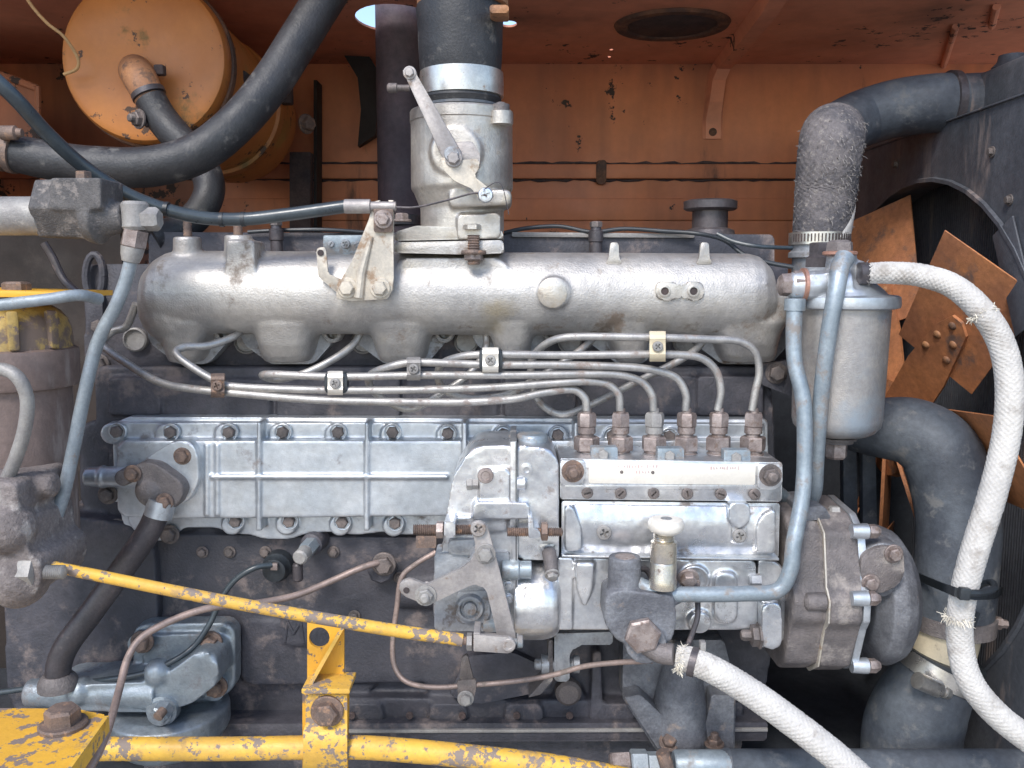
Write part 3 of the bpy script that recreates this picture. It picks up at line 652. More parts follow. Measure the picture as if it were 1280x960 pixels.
bolt(th, 607, 244, TY - .098, 9.5, 'phillips', 'pump_metal', name='screw')
b = MB(); b.hlathe(110, [(484, 4), (486, 6), (496, 6), (497, 4), (512, 4)], TY - .06); b.build('lever_pin', 'dark_bolt', th)

# throttle cable, its bracket and the inner wire
b = MB(); b.prism([(466, 252), (475, 250), (475, 262), (485, 262), (485, 250), (492, 250), (492, 348), (491, 362), (484, 374), (440, 377), (420, 373), (420, 366), (426, 350), (440, 326), (462, 275)], MY - .072, MY - .068, 1.2)
b.prism(rnd([(395, 310, 5), (407, 308, 5), (410, 342), (432, 352), (424, 368), (398, 346)], 2), MY - .066, MY - .062, 1)
br = b.build('cable_bracket', 'bracket_tan', label='tan triangular throttle cable bracket bolted to the manifold front', cat='bracket')
b = MB(); b.sweep([P(464, 296, MY - .0725), P(452, 340, MY - .0725), P(448, 372, MY - .0725)], [.003, .006, .007], 10); b.build('pressed_rib', 'bracket_tan', br)
b = MB(); b.prism(rnd([(467, 256), (491, 256), (491, 290), (467, 290)], 3), MY - .077, MY - .0725, 1); cl = b.build('cable_clip', 'rust_steel', br)
bolt(br, 434, 360, MY - .073, 9.5, 'hex', 'bracket_tan'); bolt(br, 475, 360, MY - .073, 9.5, 'hex', 'bracket_tan'); bolt(br, 479, 274, MY - .078, 8.5, 'hex', 'brown_nut')
b = MB(); b.ylathe(401, 316, MY - .0655, [(0, 4), (.002, 4), (.0022, 1)], 14); b.build('slot', 'soot_shade', br)  # raised dark disc; shade of the hole is in its colour
cab = MB(); cab.tube(T3([(-30, 78, -.12), (18, 122, -.10), (60, 168, -.06), (110, 212, -.02), (170, 248, .01), (240, 270, .03), (300, 274, .045), (360, 268, .05), (432, 258, .053)]), .0085, 14, 8)
cb = cab.build('throttle_cable', 'cable_black', label='glossy black throttle cable sheath sweeping in from the upper left', cat='cable')
for t, (x, y, Y) in enumerate(((209, 261, .02), (278, 274.5, .04), (305, 274, .046))):
    b = MB(); c = P(x, y, Y); b.lathe(c + Vector((-.003, 0, 0)), Vector((1, 0, -.15 if t == 0 else 0)), [(0, .0093), (.005, .0093)], 16); b.build('sheath_joint', 'wire_black', cb)
b = MB(); b.hlathe(258, [(430, 5), (431, 9), (463, 9), (464, 6), (495, 6)], .053, 18); b.build('ferrule', 'lever_steel', cb)
b = MB(); b.tube(T3([(490, 259, .05), (520, 259, .045), (560, 250, .036), (595, 241, .03), (612, 246, .03)]), .0014, 6, 6); b.tube(T3([(597, 242, .03), (624, 228, .02), (634, 258, .02), (636, 268, .02)]), .0006, 5, 5); b.build('inner_wire', 'dark_pipe', cb)

# rubber coupling above the throttle housing
rc = thing('intake_coupling', 'black rubber intake coupling hose with a wide bright clamp band', 'rubber coupling', P(575, 134, TY))
b = MB(); b.vlathe(575, [(0, 52), (14, 55), (40, 53), (60, 52.5), (88, 51), (92, 50), (122, 50), (126, 51), (132, 48), (140, 46)], TY, 44); b.build('rubber_sleeve', 'rubber', rc)
b = MB(); b.vlathe(577, [(91, 50), (91.5, 52), (106, 52.6), (122, 52), (122.5, 50)], TY, 44); bd = b.build('clamp_band', 'bright_steel', rc)
b = MB(); b.vlathe(577, [(132, 46), (133, 49.5), (136, 49.5), (137, 46), (146, 46)], TY, 40); b.build('lower_bead', 'rubber_dusty', rc)
b = MB(); b.vlathe(578, [(-40, 50), (-10, 52), (-8, 57), (9, 57), (10, 54)], TY, 40); pp = b.build('upper_pipe', 'rusty_orange', rc)
b = MB(); b.pbox(612, 6, 636, 16, TY - .07, TY - .03, 2, 3); b.build('clamp_ear', 'rusty_orange', rc)

# ================================================================== TAPPET SIDE COVER (ribbed silver casting behind the pump)
CY = .122
sc = thing('side_cover', 'long silver ribbed side cover on the block, behind the injection pump', 'side cover', P(550, 668, CY))
b = MB()
b.prism(rnd([(140, 530), (160, 521), (960, 524), (962, 660), (545, 667), (505, 669), (480, 665), (445, 669), (412, 665), (380, 668), (364, 674), (330, 674), (314, 669), (290, 667), (270, 660), (230, 660), (210, 676), (188, 676), (186, 690), (172, 694), (152, 650), (142, 600)], 5), CY, .152, 2)
b.prism(rnd([(146, 551), (955, 551), (955, 646), (560, 645), (320, 648), (200, 648), (146, 646)], 9), CY - .026, CY + .02, 12, 4)
b.prism(rnd([(146, 528), (955, 530), (955, 560), (146, 560)], 4), CY - .007, CY + .02, 5, 3)
for x in (258, 271): b.prism([(x - 2.5, 556), (x + 2.5, 556), (x + 2.5, 645), (x - 2.5, 645)], CY - .029, CY, 1.5)
b.prism([(262, 594), (560, 594), (560, 599), (262, 599)], CY - .031, CY, 1.5)
for x in (323, 458, 580, 720): b.prism([(x - 2.5, 528), (x + 3, 528), (x + 2.5, 640), (x + 4, 664), (x - 4, 664), (x - 2.5, 640)], CY - .030, CY, 1.5)
TB = [(214, 540), (287, 540), (354, 540), (423, 540), (491, 540), (560, 541), (629, 542), (697, 543), (765, 544), (836, 545), (147, 539)]
BB = [(295, 651), (362, 651), (428, 652), (494, 653)]
for x, y in TB + BB: b.ylathe(x, y, CY + .01, [(0, 14), (.022, 13), (.0225, 1)], 22)
b.cast('cover_casting', 'cast_blue', sc, voxel=.0018, it=3)
for x, y in TB + BB:
    r = MB(); r.ylathe(x, y, CY - .0125, [(-.003, 11.2), (.0018, 10.9), (.0022, 10.3), (.002, 9.7), (-.0015, 9.5), (-.0018, .5)], 24); r.build('bolt_boss', 'cast_blue', sc)
    bolt(sc, x, y, CY - .0105, 7.8, 'plain', 'dark_bolt', long=1.15)
# outlet elbow pad on the left end
b = MB()
b.prism(rnd([(178, 575), (215, 552), (238, 550, 14), (247, 565, 10), (249, 600), (238, 625), (215, 636)], 6), CY - .04, CY, 3)
b.hlathe(596, [(107, 2), (108, 12), (126, 13), (127, 14.5), (131, 14.5), (132, 13), (185, 15), (190, 2)], CY - .022)
b.pbox(128, 610, 158, 628, CY - .01, CY + .02, 2, 3)
b.prism(rnd([(158, 600), (180, 600), (178, 640), (190, 660), (180, 672), (162, 660), (156, 630)], 5), CY - .025, CY + .02, 4)
b.cast('outlet_pad', 'cast_blue', sc, voxel=.002, it=3)
b = MB(); b.prism(rnd([(160, 588), (176, 577), (196, 580), (226, 602), (231, 614), (222, 634), (200, 640), (180, 636), (174, 610)], 7), CY - .062, CY - .03, 5, 3)
b.ylathe(166, 591, CY - .03, [(0, 11), (.033, 10), (.034, 1)], 20); b.ylathe(206, 628, CY - .03, [(0, 12), (.033, 11), (.034, 1)], 20); b.ball(P(192, 612, CY - .045), .024, 16)
b.cast('elbow_flange', 'brown_cast', sc, voxel=.0018, it=4)
for x, y, Y in ((166, 592, CY - .064), (206, 627, CY - .064), (228, 570, CY - .04)): bolt(sc, x, y, Y, 8, 'hex', 'rust_steel')
for x, y, Y in ((135, 618, CY - .012), (147, 660, CY + .01), (212, 668, CY - .004)): bolt(sc, x, y, Y, 9, 'hex', 'dark_bolt')
# drain pipe: dark tube that runs from the elbow down to the lower casting
b = MB(); b.tube(T3([(200, 632, .065), (186, 664, .06), (150, 716, .05), (112, 768, .04), (84, 806, .035), (74, 830, .035), (72, 856, .035)]), [.016, .0165, .0165, .0165, .0165, .0165, .0165], 20, 7)
dp = b.build('drain_pipe', 'dark_pipe', label='dark bent drain pipe running diagonally down from the side cover elbow', cat='pipe')
b = MB(); b.tube(T3([(203, 626, .066), (197, 646, .063)]), .0185, 20, 2); b.build('pipe_socket', 'cast_blue', dp)

# ================================================================== FUEL INJECTION PUMP
PD = .095
pump = thing('injection_pump', 'silver six-cylinder in-line fuel injection pump body with row of delivery valves', 'injection pump', P(838, 792, .02))
# head rail with blue-grey top
b = MB(); b.prism(rnd([(700, 573), (978, 578), (977, 627), (700, 624)], 3), 0, PD, 1.5); hd = b.build('pump_head', 'pump_metal', pump)
b = MB(); b.pbox(706, 606, 970, 611, -.0015, .01, .8, 1); b.build('scribed_line', 'pump_metal', pump)
b = MB(); b.prism(rnd([(736, 578), (944, 581), (944, 606), (736, 604)], 2), -.0022, .002, .6); npl = b.build('name_plate', 'name_plate', pump)
b = MB()
rr = random.Random(3)
for x0, x1, y in ((772, 822, 583), (888, 925, 585), (795, 812, 590)):
    x = x0
    while x < x1:
        h = rr.uniform(2.2, 4.2); b.faces([P(x, y - h / 2, -.0027), P(x + rr.uniform(.5, 2.2), y - h / 2, -.0027), P(x + rr.uniform(.5, 2.2), y + h / 2, -.0027), P(x, y + h / 2, -.0027)], [(0, 1, 2, 3)]); x += rr.uniform(2.5, 4.5)
b.build('worn_print', 'plate_print', npl, smooth=None, kind='stuff')
for x, y in ((777, 590), (816, 590.5)): bolt(npl, x, y, -.0022, 2.2, 'dome', 'dark_bolt', name='pin')
for x, y, w in ((716, 589, 17), (963, 594, 17)):
    b = MB(); b.prism(rnd([(x - 16, y - 14), (x + 15, y - 14), (x + 15, y + 17, 10), (x - 4, y + 18, 10), (x - 16, y + 17)], 4), -.006, .01, 1.5); b.build('corner_lug', 'pump_metal', pump)
    bolt(pump, x, y, -.0065, 10.5, 'stud', 'dark_bolt' if x > 800 else 'rust_steel', name='stud_nut', rot=10)
for x in (734, 776, 817, 859, 901, 943): bolt(pump, x, 616 + (x - 734) * .008, -.001, 7.2, 'slot', 'dark_bolt', name='slotted_plug', rot=random.uniform(0, 180), long=.8)
# delivery valve holders with their pipe nuts
VX = [733, 775, 817, 857, 897, 940]; VY = .05
for i, x in enumerate(VX):
    v = MB(); s = S(550, VY)
    o = P(x, 583, VY); z = lambda py: P(x, py, VY).z - o.z
    v.lathe(o, Z, [(0, 15 * s), (z(574), 15 * s), (z(573), 14 * s)], 24)
    v.lathe(o, Z, [(z(574), 14.2 * s), (z(566), 14.2 * s), (z(565), 12 * s), (z(560), 12 * s)], 24)
    hv = v.build('delivery_valve', 'brown_nut', pump)
    v = MB(); v.lathe(o, Z, [(z(562.5), 15 * s), (z(561.5), 16 * s), (z(547), 16 * s), (z(545.5), 14.6 * s)], 6, rot=R(8 + 11 * i)); v.lathe(o, Z, [(z(546), 9 * s), (z(541), 8.5 * s), (z(540), 7 * s)], 20); v.build('valve_hex', 'brown_nut', hv)
    v = MB(); v.lathe(o, Z, [(z(541.5), 10.5 * s), (z(541), 11 * s), (z(533.5), 11 * s), (z(533), 9 * s), (z(531), 9 * s)], 22); v.lathe(o, Z, [(z(533), 11 * s), (z(532), 12 * s), (z(519), 12.2 * s), (z(516), 10.6 * s)], 6, rot=R(20 + 17 * i)); v.lathe(o, Z, [(z(517), 6 * s), (z(511), 5.4 * s), (z(510), 4 * s)], 14)
    v.build('pipe_nut', 'brown_nut' if i != 2 else 'hydraulic_grey', hv)
for x, y in ((755, 568), (838, 569.5), (921, 571.5)):
    b = MB(); b.pbox(x - 16, y - 9, x + 17, y + 7, .012, .028, 1.2, 2); c_ = b.build('valve_clamp', 'tube_blue', pump); bolt(c_, x - 1, y, .012, 6.6, 'plain', 'hydraulic_grey')
# inspection cover, sunken ends with rounded cast cheeks
b = MB()
b.prism(rnd([(702, 626), (975, 629), (973, 698), (702, 694)], 3), .004, PD, 1.5); b.build('pump_waist', 'pump_metal', pump)
b = MB(); rs = []
for k in range(13):
    f = k / 12; yt = 630 + 61 * f; bul = .0105 * (1 - (2 * f - .9)**2 / 1.21)
    rs.append([P(716, yt, .004 - bul), P(840, yt + 1.5, .002 - bul), P(966, yt + 3, .004 - bul), P(966, yt + 3, .02), P(716, yt, .02)])
b.rings(rs)
b.prism(rnd([(706, 632), (716, 632), (726, 660), (728, 688), (706, 690)], 5), -.009, .01, 4, 3)
b.prism(rnd([(950, 646, 12), (970, 636), (970, 692), (946, 692), (946, 660)], 5), -.010, .01, 4, 3)
b.prism(rnd([(911, 629), (938, 629), (938, 650), (932, 660), (917, 660), (911, 650)], 6), -.014, .01, 3, 3)
b.prism(rnd([(915, 654), (933, 654), (933, 680), (915, 680)], 7), -.010, .01, 2)
b.cast('inspection_cover', 'pump_metal', pump, voxel=.0014, it=3)
b = MB(); b.prism([(702, 694), (974, 698), (974, 701), (702, 697)], -.010, .02, .8); b.build('cover_edge', 'pump_metal', pump)
bolt(pump, 755, 665, -.0075, 9.5, 'phillips', 'hydraulic_grey', name='screw'); bolt(pump, 924, 669, -.0105, 8.5, 'phillips', 'hydraulic_grey', name='screw')
# cam box below
b = MB()
b.prism(rnd([(697, 697), (945, 701), (948, 788), (697, 788)], 5), -.002, PD, 3)
b.prism(rnd([(697, 697), (716, 697), (716, 788), (697, 788)], 2), -.008, PD, 2)
b.prism(rnd([(719, 704), (744, 704), (741, 740), (733, 758), (729, 758), (722, 740)], 5), -.016, .01, 4, 3)
b.prism(rnd([(893, 716, 12), (922, 716, 12), (922, 780, 12), (893, 780, 12)], 10), -.010, .01, 3, 3)
b.ylathe(867, 724, 0, [(0, 20), (.006, 19), (.0065, 16), (.004, 15.5), (.004, 1)], 28)
b.ylathe(873, 775, 0, [(0, 15), (.010, 14), (.0105, 1)], 24)
b.cast('cam_box', 'pump_metal', pump, voxel=.0018, it=2)
b = MB(); b.ylathe(860, 722, -.003, [(0, 12), (.02, 11.5), (.022, 10)], 20); bk = b.build('plunger_boss', 'brown_nut', pump); bolt(bk, 860, 722, -.024, 10, 'hex', 'brown_nut', d=(0, -.9, -.35))
# right-hand mounting flange
b = MB(); b.prism(rnd([(948, 700, 2), (975, 702, 12), (984, 722, 10), (984, 800, 8), (950, 812, 6), (946, 760)], 4), .0, PD, 4, 3); b.prism(rnd([(952, 755), (978, 752), (978, 812), (952, 812)], 10), -.02, PD, 4, 3); b.cast('drive_flange', 'pump_metal', pump, voxel=.0018, it=3)
b = MB(); b.hlathe(726, [(936, 6), (938, 9), (950, 9.5)], -.004, 6); b.build('flange_nut', 'pump_dark', pump)
b = MB(); b.hlathe(794, [(926, 5), (929, 7), (938, 7), (939, 14), (946, 14), (947, 17), (950, 17)], -.008, 6); b.build('flange_nut', 'dark_bolt', pump)

# governor housing on the pump's left end
gov = thing('governor_housing', 'silver cast governor housing on the left end of the injection pump', 'governor', P(620, 800, .03))
b = MB()
b.prism(rnd([(590, 558, 14), (642, 556), (644, 790), (548, 788), (541, 768), (541, 720), (552, 690), (558, 640), (566, 596)], 8), -.014, PD, 16, 6)
b.prism(rnd([(599, 588), (638, 586), (638, 630), (598, 632)], 6), -.022, .02, 3)
b.prism(rnd([(592, 628), (662, 628), (662, 650), (590, 650)], 4), -.026, .02, 2)
b.prism(rnd([(568, 646), (634, 644), (634, 664), (566, 668)], 4), -.019, .02, 2)
b.cast('rear_casting', 'pump_metal', gov, voxel=.002, it=3)
b = MB(); b.prism(rnd([(543, 692), (637, 690), (637, 790), (543, 788)], 4), -.020, .02, 2.5); b.build('lower_box', 'pump_dark', gov)
b = MB()
b.prism(rnd([(646, 556), (690, 561, 12), (699, 580), (699, 690), (699, 700), (646, 700)], 6), -.012, PD, 14, 6)
b.prism(rnd([(654, 608), (696, 610), (696, 690), (654, 690)], 6), -.004, .02, 3)
b.hlathe(748, [(642, 2), (642, 50), (678, 50), (689, 47.5), (696, 43), (699.5, 36), (700, 2)], .022, 44)
b.cast('front_casting', 'pump_metal', gov, voxel=.002, it=3)
b = MB(); b.prism(rnd([(638, 552), (646, 552), (648, 800), (638, 800)], 1), -.021, PD, .8, back=False); b.build('joint_flange', 'pump_metal', gov)
b = MB(); b.prism([(644.6, 553), (645.8, 553), (645.8, 799), (644.6, 799)], -.0222, .0, .2); b.build('gasket', 'wire_black', gov)
b = MB(); b.vlathe(665, [(542, 17), (543.5, 19), (546, 20), (555, 20), (556, 19), (566, 17)], .035, 30); b.build('top_plug', 'tube_blue', gov)
bolt(gov, 607, 594, -.023, 10, 'round', 'brown_nut', name='cap_plug', long=.6)
b = MB(); b.ylathe(658, 586, -.009, [(0, 8), (.006, 7.5), (.0065, 4), (-.002, 3.5), (-.002, .5)], 18); b.build('tapped_hole', 'pump_metal', gov)
b = MB(); b.hlathe(605, [(583, 5), (584, 8), (590, 8), (591, 7), (598, 7)], -.012, 6); b.build('side_bolt', 'hydraulic_grey', gov)
b = MB(); b.hlathe(604, [(646, 9), (656, 9), (659, 6)], -.012, 18); b.build('side_boss', 'pump_metal', gov)
b = MB(); b.hlathe(712, [(628, 12), (630, 13), (648, 13), (650, 11), (664, 11), (665, 8)], -.02, 20); b.build('joint_bolt', 'tube_blue', gov)
for y in (732, 748): bolt(gov, 636, y, -.02, 5, 'hex', 'pump_metal')
# stop screws with springs of thread, and their lugs
def threaded(b, y, x0, x1, Y, r):
    pr = []; n = int((x1 - x0) / 2.4)
    for i in range(n): x = x0 + (x1 - x0) * i / n; pr += [(x, r), (x + 1.2, r - 1.5)]
    b.hlathe(y, [(x0 - .1, 1)] + pr + [(x1, 1)], Y, 16)
b = MB(); threaded(b, 662, 517, 592, -.042, 7); ss = b.build('idle_screw', 'rust_steel', gov)
b = MB(); b.hlathe(662, [(545, 8), (546, 11), (554, 11), (555, 8)], -.042, 6); b.build('lock_nut', 'brown_nut', ss)
b = MB(); b.pbox(555, 652, 569, 672, -.055, .0, 2.5, 3); b.build('screw_lug', 'pump_metal', gov)
b = MB(); b.pbox(520, 670, 545, 685, -.045, -.03, 1, 1); b.build('seal_tab', 'rust_steel', gov)
b = MB(); threaded(b, 665, 634, 704, -.034, 6); ss2 = b.build('full_load_screw', 'rust_steel', gov)
b = MB(); b.hlathe(664, [(676, 9), (677, 12), (684, 12), (685, 9)], -.034, 6); b.build('lock_nut', 'rust_steel', ss2)
b = MB(); b.prism(rnd([(660, 648), (666, 648), (667, 662), (675, 664), (676, 672), (661, 673)], 2), -.044, .0, 1.5); b.build('screw_lug', 'pump_metal', gov)
b = MB(); b.prism(rnd([(672, 680), (694, 678), (697, 686), (690, 694), (676, 690)], 3), -.012, .0, 2); b.build('link_lug', 'pump_metal', gov)
b = MB(); b.tube(T3([(686, 690, -.02), (688, 700, -.03), (690, 718, -.036)]), .009, 14, 3); bp_ = b.build('stop_pin', 'brown_cast', gov); bolt(gov, 690, 718, -.038, 7, 'hex', 'hydraulic_grey', d=(0.1, -.8, -.5))
b = MB(); b.ylathe(588, 757, -.018, [(0, 20), (.004, 19), (.012, 16), (.0125, 13), (.008, 12), (.008, 9), (.013, 8), (.0135, 1)], 28); b.build('inspection_plug', 'pump_dark', gov)
b = MB(); b.prism(rnd([(570, 740), (612, 738), (612, 775), (600, 780), (570, 778)], 6), -.024, .0, 2); b.build('plug_pad', 'pump_dark', gov)
b = MB(); b.prism(rnd([(560, 676), (600, 674), (600, 690), (585, 694), (560, 692)], 4), -.026, -.0, 2); b.build('cable_anchor', 'pump_dark', gov)
b = MB(); b.pbox(604, 778, 630, 790, -.03, -.0, 1.5, 2); b.build('foot', 'tube_blue', gov)
# control lever (two-armed, flat) on its shaft
lev = MB(); lev.prism(rnd([(588, 654, 9), (606, 652, 9), (611, 664), (623, 708), (645, 797), (641, 808), (624, 808), (615, 766), (608, 738, 6), (600, 731, 4), (590, 731, 6), (570, 740), (541, 754), (522, 752), (500, 743, 10), (498, 728, 8), (512, 723), (533, 731), (576, 711, 6), (593, 699, 6), (594, 680)], 3), -.064, -.058, 1.3, back=True)
cl = lev.build('control_lever', 'lever_steel', label='flat two-armed steel governor control lever in front of the pump', cat='lever')
bolt(cl, 598, 660, -.065, 10, 'phillips', 'lever_steel', name='screw'); bolt(cl, 607, 692, -.065, 9.5, 'hex', 'hydraulic_grey')
bolt(cl, 532, 744, -.065, 10, 'stud', 'hydraulic_grey', name='stud_nut')
b = MB(); b.ylathe(508, 738, -.0643, [(0, 4), (.0006, 3.8), (.0007, 1)], 14); b.build('eye_hole_shade', 'soot_shade', cl)  # thin dark disc on the lever face paints the shaded eye
b = MB(); b.ylathe(600, 690, -.02, [(-.02, 13), (.038, 12)], 22); b.build('lever_shaft', 'pump_dark', cl)

# feed pump with hand primer
fp = thing('feed_pump', 'dark cast fuel feed pump with a large brown hex plug, below the pump body', 'feed pump', P(803, 812, -.03))
b = MB()
b.prism(rnd([(757, 742, 10), (780, 738), (842, 744, 6), (846, 768), (844, 790), (836, 808), (775, 806), (755, 780)], 8), -.055, .01, 6, 3)
b.vlathe(781, [(695, 20), (750, 22)], -.03, 24); b.vlathe(831, [(728, 19), (750, 22)], -.03, 24); b.ylathe(803, 793, -.03, [(0, 26), (.032, 25)], 24)
b.cast('feed_casting', 'greasy_cast', fp, voxel=.002, it=3)
bolt(fp, 803, 793, -.064, 23, 'plain', 'brown_nut', name='hex_plug', rot=12, long=.5)
b = MB(); b.vlathe(781, [(706, 12), (707, 20), (733, 20), (735, 21), (746, 21)], -.032, 26); b.build('banjo_union', 'greasy_cast', fp)
bolt(fp, 781, 708, -.032, 17, 'plain', 'brown_nut', d=(0, 0, 1), name='banjo_bolt', rot=20)
b = MB(); b.vlathe(833, [(648, 14), (649, 20), (653, 22.5), (659, 22.5), (663, 20), (666, 14), (667, 12)], -.05, 32); kn = b.build('primer_knob', 'name_plate', fp)
b = MB(); b.vlathe(833, [(647.0, 4), (647.5, 7), (648.5, 7.5)], -.05, 16); b.build('knob_recess', 'pump_dark', kn)
b = MB(); pr = [(666 + i * 1.3, 13.5 - (1 if i % 2 else 0)) for i in range(8)]; b.vlathe(830, pr + [(676, 15.5), (677, 16.5), (700, 16.5), (701, 15.5), (703, 16.5), (722, 16.5), (724, 17.5), (734, 17)], -.045, 28); b.build('primer_barrel', 'zinc_gold', fp)
b = MB(); b.tube(T3([(808, 806, -.055), (826, 816, -.06), (842, 818, -.065)]), .013, 16, 3); b.build('outlet_elbow', 'brown_cast', fp)
b = MB(); b.tube(T3([(795, 712, -.03), (808, 712, -.02), (818, 730, -.02)]), .004, 8, 4); b.build('wire_loop', 'dark_pipe', fp)

# pump support arm under the pump
b = MB(); b.prism(rnd([(693, 792), (766, 790), (766, 806), (720, 806, 8), (712, 818), (712, 852), (693, 852)], 4), .04, .10, 2); sa = b.build('pump_support', 'pump_dark', label='grey angled support bracket under the left half of the injection pump', cat='bracket')
b = MB(); b.hlathe(830, [(668, 5), (670, 7), (676, 7), (677, 12), (686, 12), (687, 9), (716, 9), (717, 11), (724, 11), (725, 6)], .06, 12); b.build('cross_bolt', 'pump_dark', sa)
b = MB(); b.prism(rnd([(686, 800), (691, 800), (691, 850), (676, 868), (660, 872), (684, 846)], 2), .05, .09, 1); b.build('edge_plate', 'brown_cast', sa)

# ================================================================== ACCESSORY DRIVE HOUSING right of the pump
dr = thing('drive_housing', 'brown cast drive housing with bolted split flange, right of the injection pump', 'drive housing', P(1040, 845, .07))
X = lambda px, Y=-.02: P(px, 740, Y).x
ztop, zmid, zbot = P(1030, 646, 0).z, P(1030, 752, 0).z, P(1030, 846, 0).z
prof = [(.10, ztop + .005), (.02, ztop), (-.012, ztop - .018), (-.028, zmid + .03), (-.042, zmid + .016), (-.042, zmid - .012), (-.028, zmid - .026), (-.012, zbot + .02), (.02, zbot), (.10, zbot - .004), (.14, zmid)]
b = MB(); b.polyx(prof, X(1030), X(1072), .004)
b.polyx([(y * .9 + .004, zmid + (z - zmid) * .985) for y, z in prof], X(988), X(1029), .005); b.cast('split_flange', 'brown_cast', dr, voxel=.0022, it=3)
b = MB(); b.polyx([(y - .001, zmid + (z - zmid) * 1.004) for y, z in prof], X(1028.6), X(1030.6), 0); b.build('gasket_line', 'bracket_tan', dr)
b = MB(); b.polyx([(y + .002, zmid + (z - zmid) * .99) for y, z in prof], X(1072.5), X(1082), .002); b.build('bright_flange', 'cast_blue', dr)
for y, Y in ((664, -.015), (748, -.042), (832, -.008)):
    b = MB(); b.hlathe(y, [(1064, 9), (1078, 10), (1084, 10), (1085, 8)], Y, 18); b.build('lug', 'cast_blue', dr)
    b = MB(); b.hlathe(y, [(1085, 6), (1086, 9), (1094, 9), (1097, 7), (1100, 5)], Y, 6); b.build('flange_bolt', 'brown_nut', dr)
b = MB(); b.hlathe(752, [(1004, 6), (1008, 11), (1030, 12), (1034, 8)], -.03, 18); b.build('side_lug', 'brown_cast', dr)
b = MB(); b.hlathe(742, [(1070, 60), (1082, 84), (1098, 86), (1112, 80), (1124, 64), (1131, 40), (1132, 4)], .075, 44)
b.prism(rnd([(1076, 690, 8), (1100, 678), (1128, 682), (1128, 720), (1112, 748), (1080, 742)], 8), -.016, .05, 4)
b.cast('end_cap', 'greasy_cast', dr, voxel=.0022, it=4)
b = MB(); b.prism(rnd([(1076, 695, 10), (1100, 683, 8), (1129, 685, 5), (1131, 722, 8), (1112, 740, 8), (1084, 742, 8), (1076, 720)], 6), -.024, -.012, 2.5, 3); b.build('cover_plate', 'brown_cast', dr)
bolt(dr, 1117, 692, -.025, 8.5, 'hex', 'brown_nut'); bolt(dr, 1088, 729, -.025, 8.5, 'hex', 'brown_nut')
b = MB(); b.prism(rnd([(1000, 634), (1030, 632), (1040, 648), (1000, 652)], 4), .01, .09, 3); b.build('top_lug', 'greasy_cast', dr)
b = MB(); b.hlathe(640, [(1036, 5), (1038, 8), (1048, 8), (1049, 5)], .03, 6); b.build('top_bolt', 'hydraulic_grey', dr)
b = MB(); b.prism(rnd([(985, 690), (996, 690), (996, 820), (985, 820)], 3), .02, .08, 2); b.build('coupling', 'dark_pipe', dr)
# fan belts behind
for x in (1054, 1078):
    b = MB(); b.prism([(x, 560), (x + 17, 560), (x + 19, 670), (x + 1, 670)], .26, .275, 1.5); b.build('fan_belt', 'rubber_dusty', label='dark fan belt, %s of two running down below the fuel filter' % ('left' if x < 1060 else 'right'), cat='belt', group='fan belts')

# ================================================================== HIGH-PRESSURE INJECTION PIPES
A = .048
PIPES = [
 [(733, 513, A), (731, 498, A), (716, 487, A), (680, 491, .042), (640, 499, .038), (560, 503, .036), (400, 500, .034), (290, 491, .036), (240, 486, .045), (200, 478, .06), (160, 455, .085), (128, 430, .11), (140, 415, .12), (158, 408, .12), (170, 380, .11)],
 [(775, 513, A), (773, 493, A), (758, 480, A), (725, 477, .042), (600, 485, .038), (440, 488, .036), (290, 483, .036), (262, 472, .037), (228, 450, .042), (220, 440, .05), (230, 434, .06), (260, 432, .075), (292, 421, .10), (308, 408, .13)],
 [(817, 513, A), (815, 494, A), (800, 476, A), (765, 468, .043), (640, 469, .038), (530, 469, .036), (420, 471, .036), (345, 468, .042), (328, 469, .055), (345, 474, .075), (380, 467, .085), (420, 447, .10), (444, 428, .12), (453, 408, .13)],
 [(857, 513, A), (857, 492, A), (843, 471, A), (800, 460, .043), (700, 456, .040), (613, 456, .036), (517, 453, .036), (485, 459, .04), (462, 470, .055), (466, 488, .075), (490, 505, .085), (516, 511, .088), (548, 494, .09), (584, 470, .10), (606, 440, .12), (608, 410, .13)],
 [(897, 513, A), (901, 488, A), (894, 462, A), (872, 446, .045), (822, 443, .040), (700, 444, .040), (613, 443, .036), (575, 446, .042), (550, 458, .06), (552, 484, .078), (580, 497, .085), (630, 494, .087), (676, 470, .09), (725, 438, .11), (745, 418, .13), (746, 404, .135)],
 [(940, 513, A), (944, 490, A), (949, 465, A), (944, 440, A), (925, 427, .046), (880, 424, .042), (822, 422, .040), (720, 421, .045), (690, 426, .055), (668, 444, .075), (664, 470, .083), (674, 502, .085), (702, 518, .086), (740, 505, .086), (800, 475, .09), (850, 450, .10), (876, 430, .12), (884, 406, .13)]]
WHICH = ['lowest of the six', 'second from the bottom', 'third from the bottom', 'third from the top', 'second from the top', 'topmost of the six']
ORD = ['first', 'second', 'third', 'fourth', 'fifth', 'sixth']
for i, p in enumerate(PIPES):
    b = MB(); b.tube(T3(p), .0052 if i else .0054, 12, 7)
    b.build('injection_pipe', 'pipe_steel', label='thin steel injection pipe, %s, from the %s pump nut from the left' % (WHICH[i], ORD[i]), cat='fuel pipe', group='injection pipes')
CL = [(272, 482, 17, 30, 'rust_steel', 'rusty pipe clamp nearest the left end of the injection pipes', 0), (419, 479, 19, 30, 'name_plate', 'bright pipe clamp with black rubber joining the three lower injection pipes', 1), (517, 461, 17, 29, 'hydraulic_grey', 'grey corroded pipe clamp midway along the injection pipes', 0), (613, 450, 20, 31, 'name_plate', 'bright pipe clamp with black rubber on the upper injection pipes', 1), (822, 433, 20, 38, 'cream_paint', 'cream painted pipe clamp near the right end of the injection pipes', 0)]
